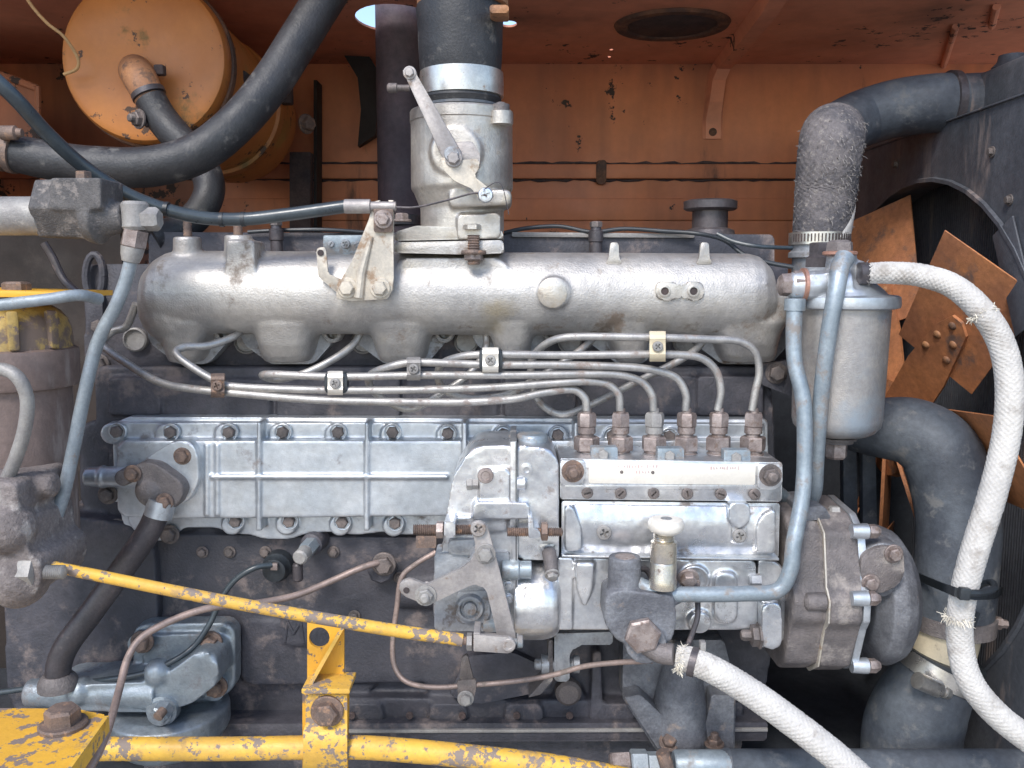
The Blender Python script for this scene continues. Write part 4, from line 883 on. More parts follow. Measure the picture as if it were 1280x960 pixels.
for x, y, w_, h_, m_, lab, rub in CL:
    t = thing('pipe_clamp', lab, 'pipe clamp', P(x, y + h_ / 2, .03), 'injection pipe clamps')
    b = MB(); hw, hh = w_ / 2, h_ / 2
    secs = []
    for k in range(9):
        f = -1 + 2 * k / 8; yy = y + f * hh; bulge = .010 * math.sqrt(max(0, 1 - abs(f)**3)) - (.003 if abs(f) < .3 else 0)
        secs.append((yy, .032 - bulge))
    rs = [[P(x - hw, yy, Y), P(x + hw, yy, Y), P(x + hw, yy, Y + .0025), P(x - hw, yy, Y + .0025)] for yy, Y in secs]
    b.rings(rs); b.build('strap', m_, t)
    b = MB(); b.pbox(x - hw, y - hh, x + hw, y + hh, .044, .048, .5, 2); b.build('back_strap', m_, t)
    if rub:
        b = MB(); b.pbox(x - hw - 4, y - hh + 2, x + hw + 5, y + hh - 2, .028, .046, 3, 5); b.build('rubber_insert', 'wire_black', t)
    bolt(t, x, y, .0235, 6.5, 'phillips', m_ if m_ == 'rust_steel' else 'hydraulic_grey', name='screw')

# ================================================================== FUEL FILTER AND ITS PIPES
QY = .06
ff = thing('fuel_filter', 'grey-blue fuel filter bowl under a cast head, right of the manifold', 'fuel filter', P(1052, 575, QY))
b = MB(); b.vlathe(1052, [(386, 58), (392, 58), (500, 54.5), (522, 54), (531, 52), (538, 46), (542, 38), (544, 28), (547, 4)], QY, 48); b.build('bowl', 'filter_bowl', ff)
b = MB(); b.vlathe(1054, [(366, 40), (369, 64), (371, 67), (380, 68), (384, 67), (386, 60)], QY, 48); b.build('lid_rim', 'cast_blue', ff)
b = MB()
b.vlathe(1050, [(345, 26), (352, 40), (362, 52), (371, 60)], QY, 36); b.hlathe(357, [(986, 14), (990, 17), (1020, 19), (1060, 20)], QY - .035)
b.vlathe(1052, [(318, 18), (335, 19), (372, 26)], QY - .02, 24); b.prism(rnd([(1004, 344), (1060, 338), (1066, 372), (1004, 372)], 8), QY - .05, QY, 5); b.hlathe(342, [(1050, 18), (1072, 17), (1078, 16)], QY - .02)
b.cast('filter_head', 'cast_blue', ff, voxel=.002, it=5)
b = MB(); b.hlathe(356, [(1001, 19), (1002, 21), (1006, 21), (1007, 18)], QY - .035, 24); b.build('copper_washer', 'copper_washer', ff)
b = MB(); b.hlathe(356, [(973, 9), (976, 14), (990, 15), (991, 18), (1001, 18)], QY - .035, 6, rot=.3); b.build('inlet_bolt', 'brown_nut', ff)
b = MB(); b.vlathe(1050, [(300, 10), (303, 16), (314, 17), (315, 19), (318, 19)], QY - .03, 6); b.build('outlet_bolt', 'brown_cast', ff)
b = MB(); b.vlathe(1050, [(314, 19), (315, 21), (318, 21), (319, 19)], QY - .03, 22); b.build('copper_washer', 'copper_washer', ff)
b = MB(); b.vlathe(1026, [(303, 10), (304, 14), (320, 14), (322, 18), (334, 18)], QY + .02, 6); b.build('bleed_plug', 'dark_pipe', ff)
b = MB(); b.vlathe(1046, [(546, 24), (549, 24), (550, 20), (553, 20)], QY, 24); b.build('bottom_washer', 'brown_cast', ff)
b = MB(); b.vlathe(1046, [(552, 12), (555, 13.5), (570, 13.5), (573, 11)], QY, 6, ); b.build('bowl_bolt', 'brown_nut', ff)
b = MB(); b.vlathe(994, [(373, 12), (374, 13), (388, 13), (389, 10)], QY - .04, 20); b.build('pipe_collar', 'tube_blue', ff)
b = MB(); b.tube(T3([(994, 376, QY - .04), (992, 420, QY - .045), (994, 455, QY - .05), (1004, 500, QY - .06), (1006, 560, QY - .07), (1003, 620, QY - .08), (992, 680, QY - .095), (988, 712, QY - .10), (972, 738, QY - .10), (930, 742, QY - .10), (870, 743, QY - .10), (826, 741, QY - .10), (800, 731, QY - .095), (786, 720, QY - .09)]), [.0105] + [.0098] * 13, 18, 7)
b.build('feed_pipe', 'tube_blue', label='blue-grey fuel pipe from the filter inlet down to the feed pump', cat='fuel pipe')
b = MB(); b.tube(T3([(1056, 322, QY - .05), (1050, 335, QY - .06), (1044, 370, QY - .07), (1034, 430, QY - .07), (1026, 500, QY - .06), (1021, 570, QY - .045), (1018, 615, QY - .02), (1006, 632, QY + .01), (985, 625, QY + .02), (968, 612, QY + .0)]), [.0125, .0115, .0108, .010, .0098, .0096, .0096, .0096, .0095, .0095], 18, 7)
rp = b.build('return_pipe', 'tube_blue', label='pale fuel pipe running straight down in front of the filter bowl', cat='fuel pipe')

# ================================================================== BRAIDED WHITE HOSES
def fibres(name, centre, axis, n, r, ln, material, parent, seed=1, spread=1.0):
    rg = random.Random(seed); b = MB(); u, w, d = frame(axis)
    for i in range(n):
        a = rg.uniform(0, 2 * math.pi); o = centre + (u * math.cos(a) + w * math.sin(a)) * r * rg.uniform(.8, 1.02) + d * rg.uniform(-.5, .5) * ln * spread
        dr_ = (u * math.cos(a) + w * math.sin(a)) * rg.uniform(.3, 1) + d * rg.uniform(-1, 1) + Vector((0, 0, -.3))
        dr_.normalize(); L_ = ln * rg.uniform(.4, 1); k = Vector((rg.uniform(-1, 1), rg.uniform(-1, 1), rg.uniform(-1, 1))) * L_ * .35
        b.sweep([o, o + dr_ * L_ * .5 + k * .3, o + dr_ * L_ + k], [.0006, .0005, .0003], 3)
    return b.build(name, material, parent, kind='stuff')
h1 = [(1080, 342, .02), (1110, 341, .005), (1150, 344, -.01), (1192, 358, -.03), (1228, 390, -.05), (1252, 430, -.06), (1262, 480, -.07), (1258, 545, -.075), (1240, 620, -.08), (1218, 690, -.085), (1203, 750, -.09), (1200, 800, -.09), (1212, 850, -.10), (1246, 893, -.11), (1300, 935, -.12)]
b = MB(); b.tube(T3(h1), [.0125, .0135, .0138, .0142, .0148, .015, .0155, .0155, .0155, .0155, .0148, .0148, .015, .0152, .0155], 64, 46, braid=(13, 1000, .0006)); hose1 = b.build('braided_hose', 'braid_white', label='white braided hose curving from the fuel filter down the right side', cat='hose', smooth=60)
fibres('frayed_fibre', P(1228, 392, -.05), P(1250, 425, -.06) - P(1215, 375, -.04), 110, .0148, .006, 'fibre', hose1, 2)
fibres('frayed_fibre', P(1196, 772, -.092), Vector((0, 0, 1)), 120, .0145, .008, 'fibre', hose1, 3)
fibres('frayed_fibre', P(1082, 342, .018), Vector((1, 0, 0)), 60, .013, .006, 'fibre_grey', hose1, 4)
b = MB(); b.hlathe(342, [(1072, 8), (1073, 14), (1084, 14), (1085, 12)], .018, 20); b.build('hose_ferrule', 'dark_pipe', hose1)
h2 = [(846, 822, -.055), (866, 826, -.062), (900, 842, -.075), (945, 870, -.09), (1000, 910, -.11), (1050, 950, -.13), (1110, 1005, -.15)]
b = MB(); b.tube(T3(h2), [.0145, .0162, .0165, .0168, .0168, .0168, .0168], 64, 56, braid=(13, 1000, .0007)); hose2 = b.build('braided_hose', 'braid_white', label='short white braided hose leaving the feed pump to the lower right', cat='hose', smooth=60)
d2 = (P(880, 832, -.068) - P(850, 822, -.057))
fibres('frayed_fibre', P(852, 824, -.058), d2, 200, .0150, .007, 'fibre', hose2, 5)
b = MB(); c0 = P(866, 827, -.062); b.lathe(c0 - d2.normalized() * .004, d2, [(0, .0165), (.0005, .0185), (.0085, .0185), (.009, .0165)], 28); cp = b.build('hose_clip', 'dark_pipe', hose2)
b = MB(); b.box(P(878, 808, -.06), (.007, .01, .014), bev=.001); b.build('clip_screw', 'hydraulic_grey', cp)

# ================================================================== COOLANT HOSES
UY = .20
uh = thing('upper_coolant_hose', 'cloth-wrapped upper coolant hose standing behind the fuel filter', 'hose', P(1030, 320, UY))
b = MB(); b.tube([P(1024, 312, UY), P(1027, 285, UY), P(1032, 240, UY + .005), P(1036, 200, UY), P(1039, 178, UY + .012), P(1041, 170, UY + .045), P(1041, 168, UY + .10), P(1041, 168, UY + .16)], [.038, .040, .043, .044, .045, .046, .046, .045], 96, 26, braid=(22, 760, .0009)); ch = b.build('hose_body', 'cloth_hose', uh, smooth=60)
rg = random.Random(9); b = MB()
for i in range(420):
    t = rg.random()**.8; pyy = 300 - 148 * t; a = R(rg.choice((rg.uniform(262, 362), rg.uniform(325, 368), rg.uniform(180, 330)))); rr = .0395 + .006 * t
    c0 = P(1024 + 15 * t, pyy, UY + (.0 if pyy > 175 else .02)); o_ = Vector((math.cos(a), math.sin(a), 0)); p = c0 + o_ * rr
    ln = rg.uniform(.004, .011); q = p + o_ * ln * rg.uniform(.1, .55) + Vector((rg.uniform(-.4, .4), rg.uniform(-.3, .1), rg.uniform(-1, .35))) * ln
    b.sweep([p, (p + q) / 2 + o_ * ln * .15, q], [.0006, .0005, .0003], 3)
b.build('frayed_fibre', 'fibre_grey', uh, kind='stuff')
b = MB(); 
rs = []
for k in range(9):
    a = R(285 + 6.5 * k); top = 300 - 3 - 42 * (k / 8)**1.3; row = []
    for j in range(6):
        pyy = 304 + (top - 304) * j / 5; c0 = P(1024 + (304 - pyy) * .12, pyy, UY); rr = (.0405 + .0035 * (304 - pyy) / 60 + (.0012 if j < 5 else .0)); row.append(c0 + Vector((math.cos(a) * rr, math.sin(a) * rr, 0)))
    rs.append(row)
b.rings(rs, closed=False, caps=False); b.build('torn_patch', 'braid_white', uh)
b = MB(); b.vlathe(1024, [(290.5, 33), (291, 36.5), (306, 36.5), (306.5, 33)], UY, 40); cbnd = b.build('clamp_band', 'bright_steel', uh)
for i in range(22):
    a = R(198 + i * 6.5); c0 = P(1024, 298, UY); rr_ = 36.9 * S(298, UY); q = MB(); q.box(c0 + Vector((math.cos(a) * rr_, math.sin(a) * rr_, 0)), (.002, .0016, .011), Matrix.Rotation(a, 3, 'Z'), bev=0); q.build('band_slot_shade', 'soot_shade', cbnd)  # raised dark bars paint in the shade of the band slots
b = MB(); b.vlathe(1022, [(306, 32), (314, 32), (316, 35), (322, 35), (323, 30), (345, 30)], UY, 32); b.build('outlet_neck', 'pump_dark', uh)
b = MB(); b.tube([P(1041, 168, UY + .14), P(1050, 162, UY + .18), P(1078, 148, UY + .215), P(1118, 136, UY + .205), P(1160, 130, .388), P(1197, 128, .386)], [.045, .046, .047, .047, .047, .047], 32, 8); rb = b.build('radiator_pipe', 'rubber_dusty', label='dusty blue-black coolant elbow from the wrapped hose to the radiator tank', cat='hose')
b = MB(); d_ = Vector((1, 0, 0)); c0 = P(1182, 128.7, .386); b.lathe(c0, d_, [(0, .047), (.001, .051), (.013, .051), (.014, .047)], 32); cb_ = b.build('clamp_band', 'dark_pipe', rb)

LY = .10
lh = thing('lower_coolant_hose', 'big black lower coolant hose elbow with cable tie, right of the drive housing', 'hose', P(1190, 800, LY))
b = MB(); b.tube(T3([(1060, 526, LY + .10), (1100, 534, LY + .07), (1140, 540, LY + .045), (1172, 562, LY + .03), (1190, 605, LY + .02), (1198, 660, LY + .01), (1194, 715, LY), (1190, 755, LY), (1186, 785, LY)]), [.042, .044, .049, .054, .056, .0555, .0555, .0555, .054], 44, 9); b.build('hose_body', 'rubber_dusty', lh)
def ring_on(b, a, c, r0, r1): b.lathe(a, c - a, [(0, r0), (.0006, r1), ((c - a).length - .0006, r1), ((c - a).length, r0)], 40)
tie = [(1146, 716, LY + .02), (1150, 722, LY - .02), (1166, 729, LY - .052), (1178, 734, LY - .10), (1186, 737, LY - .185), (1195, 740, LY - .208), (1206, 742, LY - .2125), (1217, 744, LY - .208), (1226, 744, LY - .185), (1236, 744, LY - .10), (1246, 742, LY - .03), (1251, 738, LY + .02)]
b = MB(); rs = []
for k in range(len(tie)):
    p = P(*tie[k]); t_ = (P(*tie[min(k + 1, len(tie) - 1)]) - P(*tie[max(k - 1, 0)])).normalized(); n_ = t_.cross(Vector((0, 0, 1))).normalized(); n_ = n_ if n_.y < 0 else -n_
    rs.append([p + Vector((0, 0, .0055)), p + Vector((0, 0, .0055)) + n_ * .002, p - Vector((0, 0, .0055)) + n_ * .002, p - Vector((0, 0, .0055))])
b.rings(rs); ct = b.build('cable_tie', 'wire_black', lh)
b = MB(); b.box(P(1205, 742, LY - .217), (.012, .008, .014), Matrix.Rotation(R(5), 3, 'Y'), bev=.001); b.build('tie_head', 'wire_black', ct)
b = MB(); b.tube(T3([(1209, 741, LY - .217), (1226, 741, LY - .208), (1242, 736, LY - .18), (1240, 728, LY - .15), (1226, 731, LY - .13), (1218, 741, LY - .12)]), .0042, 8, 6); b.build('tie_tail', 'wire_black', ct); b = MB(); b.tube(T3([(1222, 765, LY - .058), (1215, 785, LY - .062), (1205, 806, LY - .06)]), .004, 6, 4); b.build('tie_end', 'wire_black', ct)
b = MB(); ring_on(b, P(1191, 764, LY), P(1189, 784, LY), .054, .0575); ub = b.build('upper_clamp', 'brown_cast', lh)
b = MB(); b.lathe(P(1242, 778, LY - .02), Vector((1, -.1, -.1)), [(0, .006), (.001, .009), (.010, .009), (.011, .006), (.018, .006)], 6); b.build('clamp_screw', 'brown_nut', ub)
pc = thing('coolant_pipe', 'cream painted metal pipe stub between the two lower coolant hoses', 'pipe', P(1178, 860, LY))
b = MB(); b.tube(T3([(1188, 760, LY), (1180, 800, LY), (1166, 850, LY)]), .0455, 36, 4); b.build('pipe_wall', 'cream_paint', pc)
lo = thing('outlet_hose', 'wide black hose below the cream pipe with a worm clamp', 'hose', P(1130, 940, LY))
b = MB(); b.tube(T3([(1176, 826, LY), (1166, 850, LY), (1150, 884, LY), (1140, 915, LY + .01), (1138, 950, LY + .02), (1138, 1000, LY + .02)]), [.0525, .0565, .064, .068, .069, .069], 40, 7); b.build('hose_body', 'rubber_dusty', lo)
b = MB(); ring_on(b, P(1178, 826, LY), P(1168, 845, LY), .054, .0585); wb = b.build('worm_band', 'bright_steel', lo)
b = MB(); ring_on(b, P(1180, 819, LY), P(1177, 827, LY), .050, .0565); b.build('hose_lip', 'wire_black', lo)
dd = (P(1190, 868, LY - .06) - P(1148, 850, LY - .075)).normalized()
b = MB(); b.lathe(P(1146, 850, LY - .068), dd, [(0, .008), (.001, .0115), (.040, .0115), (.041, .008), (.043, .006), (.05, .006), (.051, .0085), (.058, .0085), (.059, .004)], 16); b.build('worm_screw', 'bright_steel', wb)

# ================================================================== AIR CLEANER DRUM AND THE STACK BEHIND
ac = thing('air_cleaner', 'orange air cleaner drum with a dented lid, upper left of the bay', 'air cleaner', P(175, 190, .40))
a0, a1 = P(178, 72, .36), P(292, 150, .84); ax = a1 - a0; R0 = 104 * S(72, .36); u_ = ax.normalized()
b = MB(); b.lathe(a0, ax, [(.004, R0 * .5), (.0, R0 * .90), (.004, R0 * .97), (.012, R0), (.03, R0), (.034, R0 * .985)], 64); lid = b.build('lid', 'orange_drum', ac)
b = MB(); b.lathe(a0, ax, [(.030, R0 * .98), (.032, R0 * 1.025), (.040, R0 * 1.035), (.048, R0 * 1.025), (.05, R0 * .98)], 64); b.build('lid_rim', 'seam_dirt', ac)
b = MB(); b.lathe(a0, ax, [(.045, R0 * .97), (ax.length * .82, R0 * .97), (ax.length * .84, R0 * 1.0), (ax.length, R0 * 1.0), (ax.length + .01, R0 * .9)], 64); b.build('drum', 'orange_drum', ac)
b = MB(); b.lathe(a0, ax, [(ax.length * .70, R0 * .97), (ax.length * .705, R0 * 1.02), (ax.length * .77, R0 * 1.02), (ax.length * .775, R0 * .97)], 64); sb = b.build('strap', 'orange_drum', ac)
b = MB(); b.box(a0 + ax * .74 + Vector((R0 * 1.02, 0, .03)), (.04, .03, .05), bev=.004); b.build('strap_bracket', 'soot_shade', sb); bolt(sb, 383, 155, .72, 9, 'hex', 'rust_steel', d=(.8, -.6, 0))
for px, py in ((362, 90), (308, 62)): 
    b = MB(); b.box(P(px - 60, py + 10, .5), (.03, .06, .03), Matrix.Rotation(R(30), 3, 'Y'), bev=.004); b.build('lid_catch', 'soot_shade', ac)
b = MB(); b.tube([P(170, 90, .40), P(170, 90, .345), P(176, 100, .315), P(188, 124, .305), P(192, 132, .305)], [.026, .026, .026, .023, .022], 22, 6); el = b.build('outlet_elbow', 'rusty_orange', ac)
b = MB(); b.lathe(P(184, 114, .305), P(192, 132, .303) - P(184, 114, .305), [(0, .0225), (.001, .026), (.009, .026), (.010, .0225)], 24); b.build('hose_clip', 'dark_pipe', el)
b = MB(); b.box(P(200, 88, .335), (.016, .016, .016), bev=.003); b.build('clip_lug', 'soot_shade', el)
b = MB(); b.tube([P(188, 124, .303), P(202, 148, .30), P(222, 172, .29), P(252, 205, .28), P(262, 235, .27), P(252, 262, .26), P(228, 284, .25), P(190, 300, .22)], [.024, .0245, .0245, .0235, .023, .023, .023, .023], 24, 7)
bh = b.build('breather_hose', 'rubber', label='short black hose hanging from the air cleaner elbow', cat='hose')
b = MB(); b.box(P(182, 146, .29), (.018, .012, .03), Matrix.Rotation(R(-30), 3, 'Y'), bev=.004); ck = b.build('clip_ear', 'soot_shade', bh); bolt(ck, 174, 149, .283, 9, 'stud', 'dark_bolt', d=(-.5, -.8, 0))
b = MB(); b.tube(T3([(20, -30, .30), (36, 2, .30), (58, 28, .31), (80, 46, .32), (97, 72, .33), (96, 86, .335), (80, 93, .34)]), .0026, 8, 7); b.build('tan_wire', 'wire_tan', label='thin tan wire looping over the edge of the air cleaner', cat='wire')
es = thing('exhaust_stack', 'dark purplish exhaust stack pipe rising behind the throttle housing', 'exhaust pipe', P(497, 330, .62))
b = MB(); b.vlathe(497, [(-60, 29), (120, 29), (330, 29)], .62, 36); b.build('stack_pipe', 'exhaust_pipe', es)
b = MB(); b.vlathe(497, [(268, 29), (270, 34), (282, 34), (284, 29)], .62, 36); b.build('stack_flange', 'dark_pipe', es)

# big black air hose across the upper left
bb = thing('air_hose', 'thick black hose sweeping across in front of the air cleaner', 'hose', P(200, 230, .12))
b = MB(); b.tube(T3([(-40, 182, .14), (10, 190, .14), (60, 200, .14), (120, 208, .14), (190, 208, .14), (250, 190, .15), (300, 150, .17), (340, 102, .20), (372, 52, .23), (402, 4, .26), (430, -40, .28)]), [.023, .025, .0265, .0275, .0275, .0275, .0275, .028, .0285, .029, .029], 32, 8); b.build('hose_body', 'rubber', bb)
hb = P(20, 191, .14) - P(4, 188, .14)
b = MB(); b.lathe(P(-6, 186, .14), hb, [(0, .024), (.001, .0285), (.014, .0285), (.015, .026), (.020, .026), (.021, .029), (.030, .029), (.031, .024)], 28); hc = b.build('hose_clip', 'rust_steel', bb)
b = MB(); b.hlathe(166, [(0, 5), (2, 9), (20, 9), (22, 6), (28, 5)], .11, 12); b.build('clip_screw', 'rust_steel', hc)

# ================================================================== HYDRAULIC FITTING AND STEEL TUBE, left
hf = thing('hydraulic_fitting', 'grey hydraulic pipe end with dark hex block and pale banjo union, left edge', 'hydraulic fitting', P(90, 330, -.06))
HY = -.05
b = MB(); b.hlathe(270, [(-60, 24), (50, 24), (54, 23), (56, 20)], HY, 32); b.build('pipe_end', 'hydraulic_grey', hf)
b = MB(); b.hlathe(262, [(53, 30), (56, 40), (118, 42), (122, 34)], HY + .01, 6, rot=R(0)); b.pbox(62, 222, 126, 262, HY - .03, HY + .03, 4, 3); b.hlathe(272, [(110, 30), (124, 34), (132, 24), (156, 18)], HY, 24); b.cast('hex_block', 'hydraulic_dark', hf, voxel=.0022, it=2)
b = MB(); b.vlathe(104, [(214, 7), (215, 10), (224, 10)], HY, 6); b.build('bleed_nut', 'rust_steel', hf)
b = MB(); b.vlathe(168, [(252, 14), (256, 17), (284, 17), (288, 14)], HY, 24); b.build('banjo_union', 'hydraulic_grey', hf)
b = MB(); b.hlathe(274, [(179, 14), (181, 15), (196, 15), (200, 12)], HY, 6, rot=.4); b.build('banjo_bolt', 'hydraulic_grey', hf)
b = MB(); b.alathe(P(170, 286, HY), P(166, 310, HY), [(0, .012), (.08, .0152), (.9, .0152), (1, .013)], 6); b.build('union_nut', 'brown_nut', hf)
b = MB(); b.alathe(P(166, 309, HY), P(163, 328, HY), [(0, .0135), (.5, .0125), (.95, .010), (1, .008)], 22); b.build('union_cone', 'hydraulic_grey', hf)
b = MB(); b.tube(T3([(164, 324, HY), (158, 348, HY), (146, 380, HY), (130, 410, HY), (118, 440, HY), (104, 500, HY - .005), (92, 560, HY - .01), (80, 615, HY - .015), (66, 655, HY - .02), (50, 674, HY - .02), (34, 682, HY - .015)]), .0078, 16, 8); b.build('steel_tube', 'tube_grey', label='long grey steel tube running down from the pale banjo union at left', cat='hydraulic tube')

# ================================================================== CANISTER AT THE LEFT EDGE
KY = -.02
ca = thing('filter_canister', 'brown filter canister with flaking yellow dome at the left edge', 'canister', P(10, 700, KY))
b = MB(); b.vlathe(8, [(478, 74), (560, 73), (690, 71), (700, 60)], KY, 56); b.build('canister_body', 'canister', ca)
b = MB(); b.vlathe(8, [(434, 76), (436, 81), (440, 82), (478, 81), (482, 79), (484, 70)], KY, 56); b.build('canister_collar', 'canister', ca)
b = MB(); b.vlathe(8, [(382, 50), (388, 60), (398, 68), (412, 72), (436, 73)], KY, 56); b.build('canister_dome', 'canister_yellow', ca)
for a in range(-70, 71, 35):
    b = MB(); c0 = P(8, 412, KY); rr = .073; b.box(c0 + Vector((math.sin(R(a)) * rr, -math.cos(R(a)) * rr, .002)), (.012, .012, .046), Matrix.Rotation(R(a), 3, 'Z'), bev=.003); b.build('dome_rib', 'canister_yellow', ca)
b = MB(); b.prism([(-80, 361), (77, 365), (77, 372), (-80, 371)], KY - .07, KY + .06, 1); ypl = b.build('yellow_bar', 'yellow_clean', label='thin yellow steel bar on top of the canister, left edge', cat='bar')
bolt(ypl, 21, 364, KY - .03, 17, 'plain', 'rust_steel', d=(0, 0, 1), long=.9)
b = MB(); b.tube(T3([(-40, 386, -.14), (10, 380, -.135), (60, 374, -.125), (98, 369, -.11), (124, 374, -.08)]), .0066, 14, 7); b.build('cross_tube', 'tube_grey', label='short grey tube crossing in front of the yellow bar at left', cat='hydraulic tube')
b = MB(); b.tube(T3([(-30, 464, -.14), (4, 462, -.14), (24, 474, -.14), (34, 500, -.135), (31, 535, -.13), (20, 572, -.125), (8, 600, -.12)]), .0075, 14, 7); b.build('bent_tube', 'hydraulic_grey', label='short bent beige tube in front of the brown canister', cat='hydraulic tube')
b = MB(); b.tube(T3([(55, 304, .05), (66, 322, .05), (80, 350, .045), (98, 366, .03), (112, 372, .0)]), .005, 10, 6); b.build('thin_tube', 'dark_pipe', label='thin dark tube behind the hydraulic fitting at left', cat='hydraulic tube')
vb = thing('valve_body', 'crusty grey valve casting with threaded stud at the left edge', 'valve', P(20, 750, -.08))
b = MB()
b.prism(rnd([(-60, 600), (20, 604), (24, 640), (20, 648), (30, 654), (34, 690), (50, 700), (52, 720), (44, 746), (20, 752), (-60, 752)], 8), -.15, -.04, 8, 3)
b.hlathe(606, [(-20, 20), (68, 16), (72, 10)], -.10); b.hlathe(682, [(10, 14), (34, 13), (38, 10)], -.085); b.ball(P(10, 660, -.14), .03, 14); b.ball(P(24, 722, -.13), .034, 14)
b.cast('valve_casting', 'crusty_cast', vb, voxel=.0026, it=3, wob=.0012)
b = MB(); b.hlathe(714, [(26, 18), (30, 21), (46, 21), (48, 16)], -.14, 6); b.build('stud_nut', 'hydraulic_grey', vb)
b = MB(); threaded(b, 715, 46, 82, -.14, 9); b.build('stud', 'hydraulic_grey', vb)

# ================================================================== YELLOW LINKAGE
b = MB(); b.tube(T3([(56, 706, -.125), (120, 719, -.12), (300, 755, -.105), (480, 786, -.085), (578, 800, -.078)]), [.0062, .0068, .0072, .0076, .0076], 16, 5)
yr = b.build('throttle_rod', 'yellow_worn', label='long flaking yellow control rod slanting across to the governor lever', cat='rod')
b = MB(); b.alathe(P(570, 798.5, -.079), P(592, 803, -.077), [(0, .0052), (1, .0052)], 12); b.build('rod_thread', 'rust_steel', yr)
b = MB(); b.hlathe(802, [(583, 8), (584, 11), (590, 11), (591, 8)], -.077, 6); b.build('lock_nut', 'hydraulic_grey', yr)
b = MB(); b.prism(rnd([(592, 793, 1), (640, 797, 8), (646, 806, 8), (640, 817, 7), (592, 814, 1)], 3), -.089, -.084, 1.2); b.prism(rnd([(592, 791, 1), (640, 795, 8), (646, 804, 8), (640, 813, 7), (592, 812, 1)], 3), -.055, -.050, 1); b.prism(rnd([(592, 791), (600, 791), (600, 813), (592, 813)], 1), -.087, -.052, .5); b.build('clevis', 'lever_steel', yr)
bolt(yr, 636, 806, -.089, 8.5, 'round', 'lever_steel', name='clevis_pin', long=.4)
b = MB(); b.hlathe(802, [(640, 4), (646, 4), (647, 8), (653, 8), (654, 5)], -.07, 14); b.build('pin_end', 'tube_blue', yr)
TYB = -.05
b = MB(); b.tube(T3([(60, 938, TYB), (130, 936, TYB), (280, 936, TYB), (440, 934, TYB), (520, 939, TYB), (600, 947, TYB), (680, 956, TYB), (740, 966, TYB), (790, 976, TYB)]), .0145, 24, 6)
b.build('yellow_tube', 'yellow_worn', label='chipped yellow tube running along the bottom of the bay', cat='tube')
yb = thing('tube_bracket', 'upright yellow bracket clamping the bottom tube, left of centre', 'bracket', P(408, 960, TYB))
plate_holes([(x, y) for x, y in ((384, 776), (430, 778), (430, 862), (436, 866), (434, 990), (378, 990), (378, 862), (384, 850))], [[(x, y) for x, y in circ(399, 797, 13, 18)]], lambda x, y: P(x, y, TYB + .03), Vector((0, .005, 0)), 'upright_plate', 'yellow_clean', yb, smooth=30)
b = MB(); b.rings([[P(426, 784, TYB + .028), P(431, 784, TYB + .028), P(431, 784, TYB + .012), P(426, 784, TYB + .012)], [P(381, 862, TYB + .028), P(387, 862, TYB + .028), P(387, 862, TYB - .0), P(381, 862, TYB - .0)]]); b.build('gusset', 'yellow_worn', yb, smooth=30)
b = MB(); b.pbox(377, 861, 437, 867, TYB - .012, TYB + .034, 1, 1); b.build('shelf', 'yellow_worn', yb)
# strap that is bent round the tube
b = MB(); secs = [(868, TYB - .004), (880, TYB - .004), (905, TYB - .006), (914, TYB - .013), (922, TYB - .018), (935, TYB - .0205), (948, TYB - .018), (956, TYB - .012), (964, TYB - .006)]
b.rings([[P(382 - (3 if y > 908 else 0), y, Y), P(434, y, Y), P(434, y, Y + .004), P(382 - (3 if y > 908 else 0), y, Y + .004)] for y, Y in secs]); cs_ = b.build('strap', 'yellow_worn', yb)
bolt(cs_, 409, 889, TYB - .0055, 15, 'hex', 'rust_steel', rot=5)
# folded yellow plate, lower left, seen from above
ZP = P(60, 886, -.20).z
py_ = thing('corner_plate', 'flat yellow steel plate with a big rusty bolt, bottom left corner', 'plate', PZ(60, 920, ZP) - Vector((0, 0, .05)))
b = MB(); top = [PZ(*q, ZP) for q in ((-120, 884), (96, 886), (130, 893), (132, 902), (66, 985), (-120, 985))]
b.rings([[p - Vector((0, 0, .006)) for p in top], top]); b.build('top_sheet', 'yellow_paint', py_, smooth=30)
e0, e1 = PZ(130, 896, ZP), PZ(60, 992, ZP); nrm = Vector(((e1 - e0).y, -(e1 - e0).x, 0)).normalized() * -1
b = MB(); b.rings([[p + nrm * .0005 + Vector((0, 0, .001)), p + nrm * .005 + Vector((0, 0, .001)), p + nrm * .005 - Vector((0, 0, h)), p + nrm * .0005 - Vector((0, 0, h))] for p, h in ((e0, .016), (e1, .02))]); b.build('folded_lip', 'yellow_worn', py_, smooth=30)
bolt(py_, 0, 0, 0, .0175, 'hex', 'rust_steel', d=(0, 0, 1), at=PZ(79, 908, ZP) + Vector((0, 0, .001)), rot=20, long=1.1)

# ================================================================== LOWER LEFT CASTING (oil filter head), taps, wires
of = thing('pump_adapter', 'blue-grey cast oil adapter with square flange, bottom left of the engine', 'adapter casting', P(190, 925, .06))
b = MB(); b.prism(rnd([(166, 786, 12), (182, 780), (284, 779, 10), (294, 790, 8), (294, 858, 8), (280, 872, 8), (240, 876), (166, 872, 6)], 6), .095, .125, 4, 3)
b.prism(rnd([(180, 794), (272, 792), (276, 860), (176, 862)], 10), .088, .12, 5, 3)
b.prism(rnd([(50, 868), (66, 858), (190, 852), (214, 838), (250, 812), (270, 820), (276, 852), (240, 880), (200, 892), (120, 890), (60, 888)], 9), .035, .11, 9, 4)
b.hlathe(866, [(30, 6), (36, 17), (60, 18), (76, 20), (95, 18), (120, 16), (200, 22)], .05)
b.ball(P(132 - 32, 864, .045), .020, 16); b.ball(P(198, 840, .045), .019, 16)
b.vlathe(212, [(878, 60), (884, 72), (905, 72), (925, 60), (930, 10)], .09, 36)
b.cast('adapter_casting', 'adapter_blue', of, voxel=.0022, it=4)
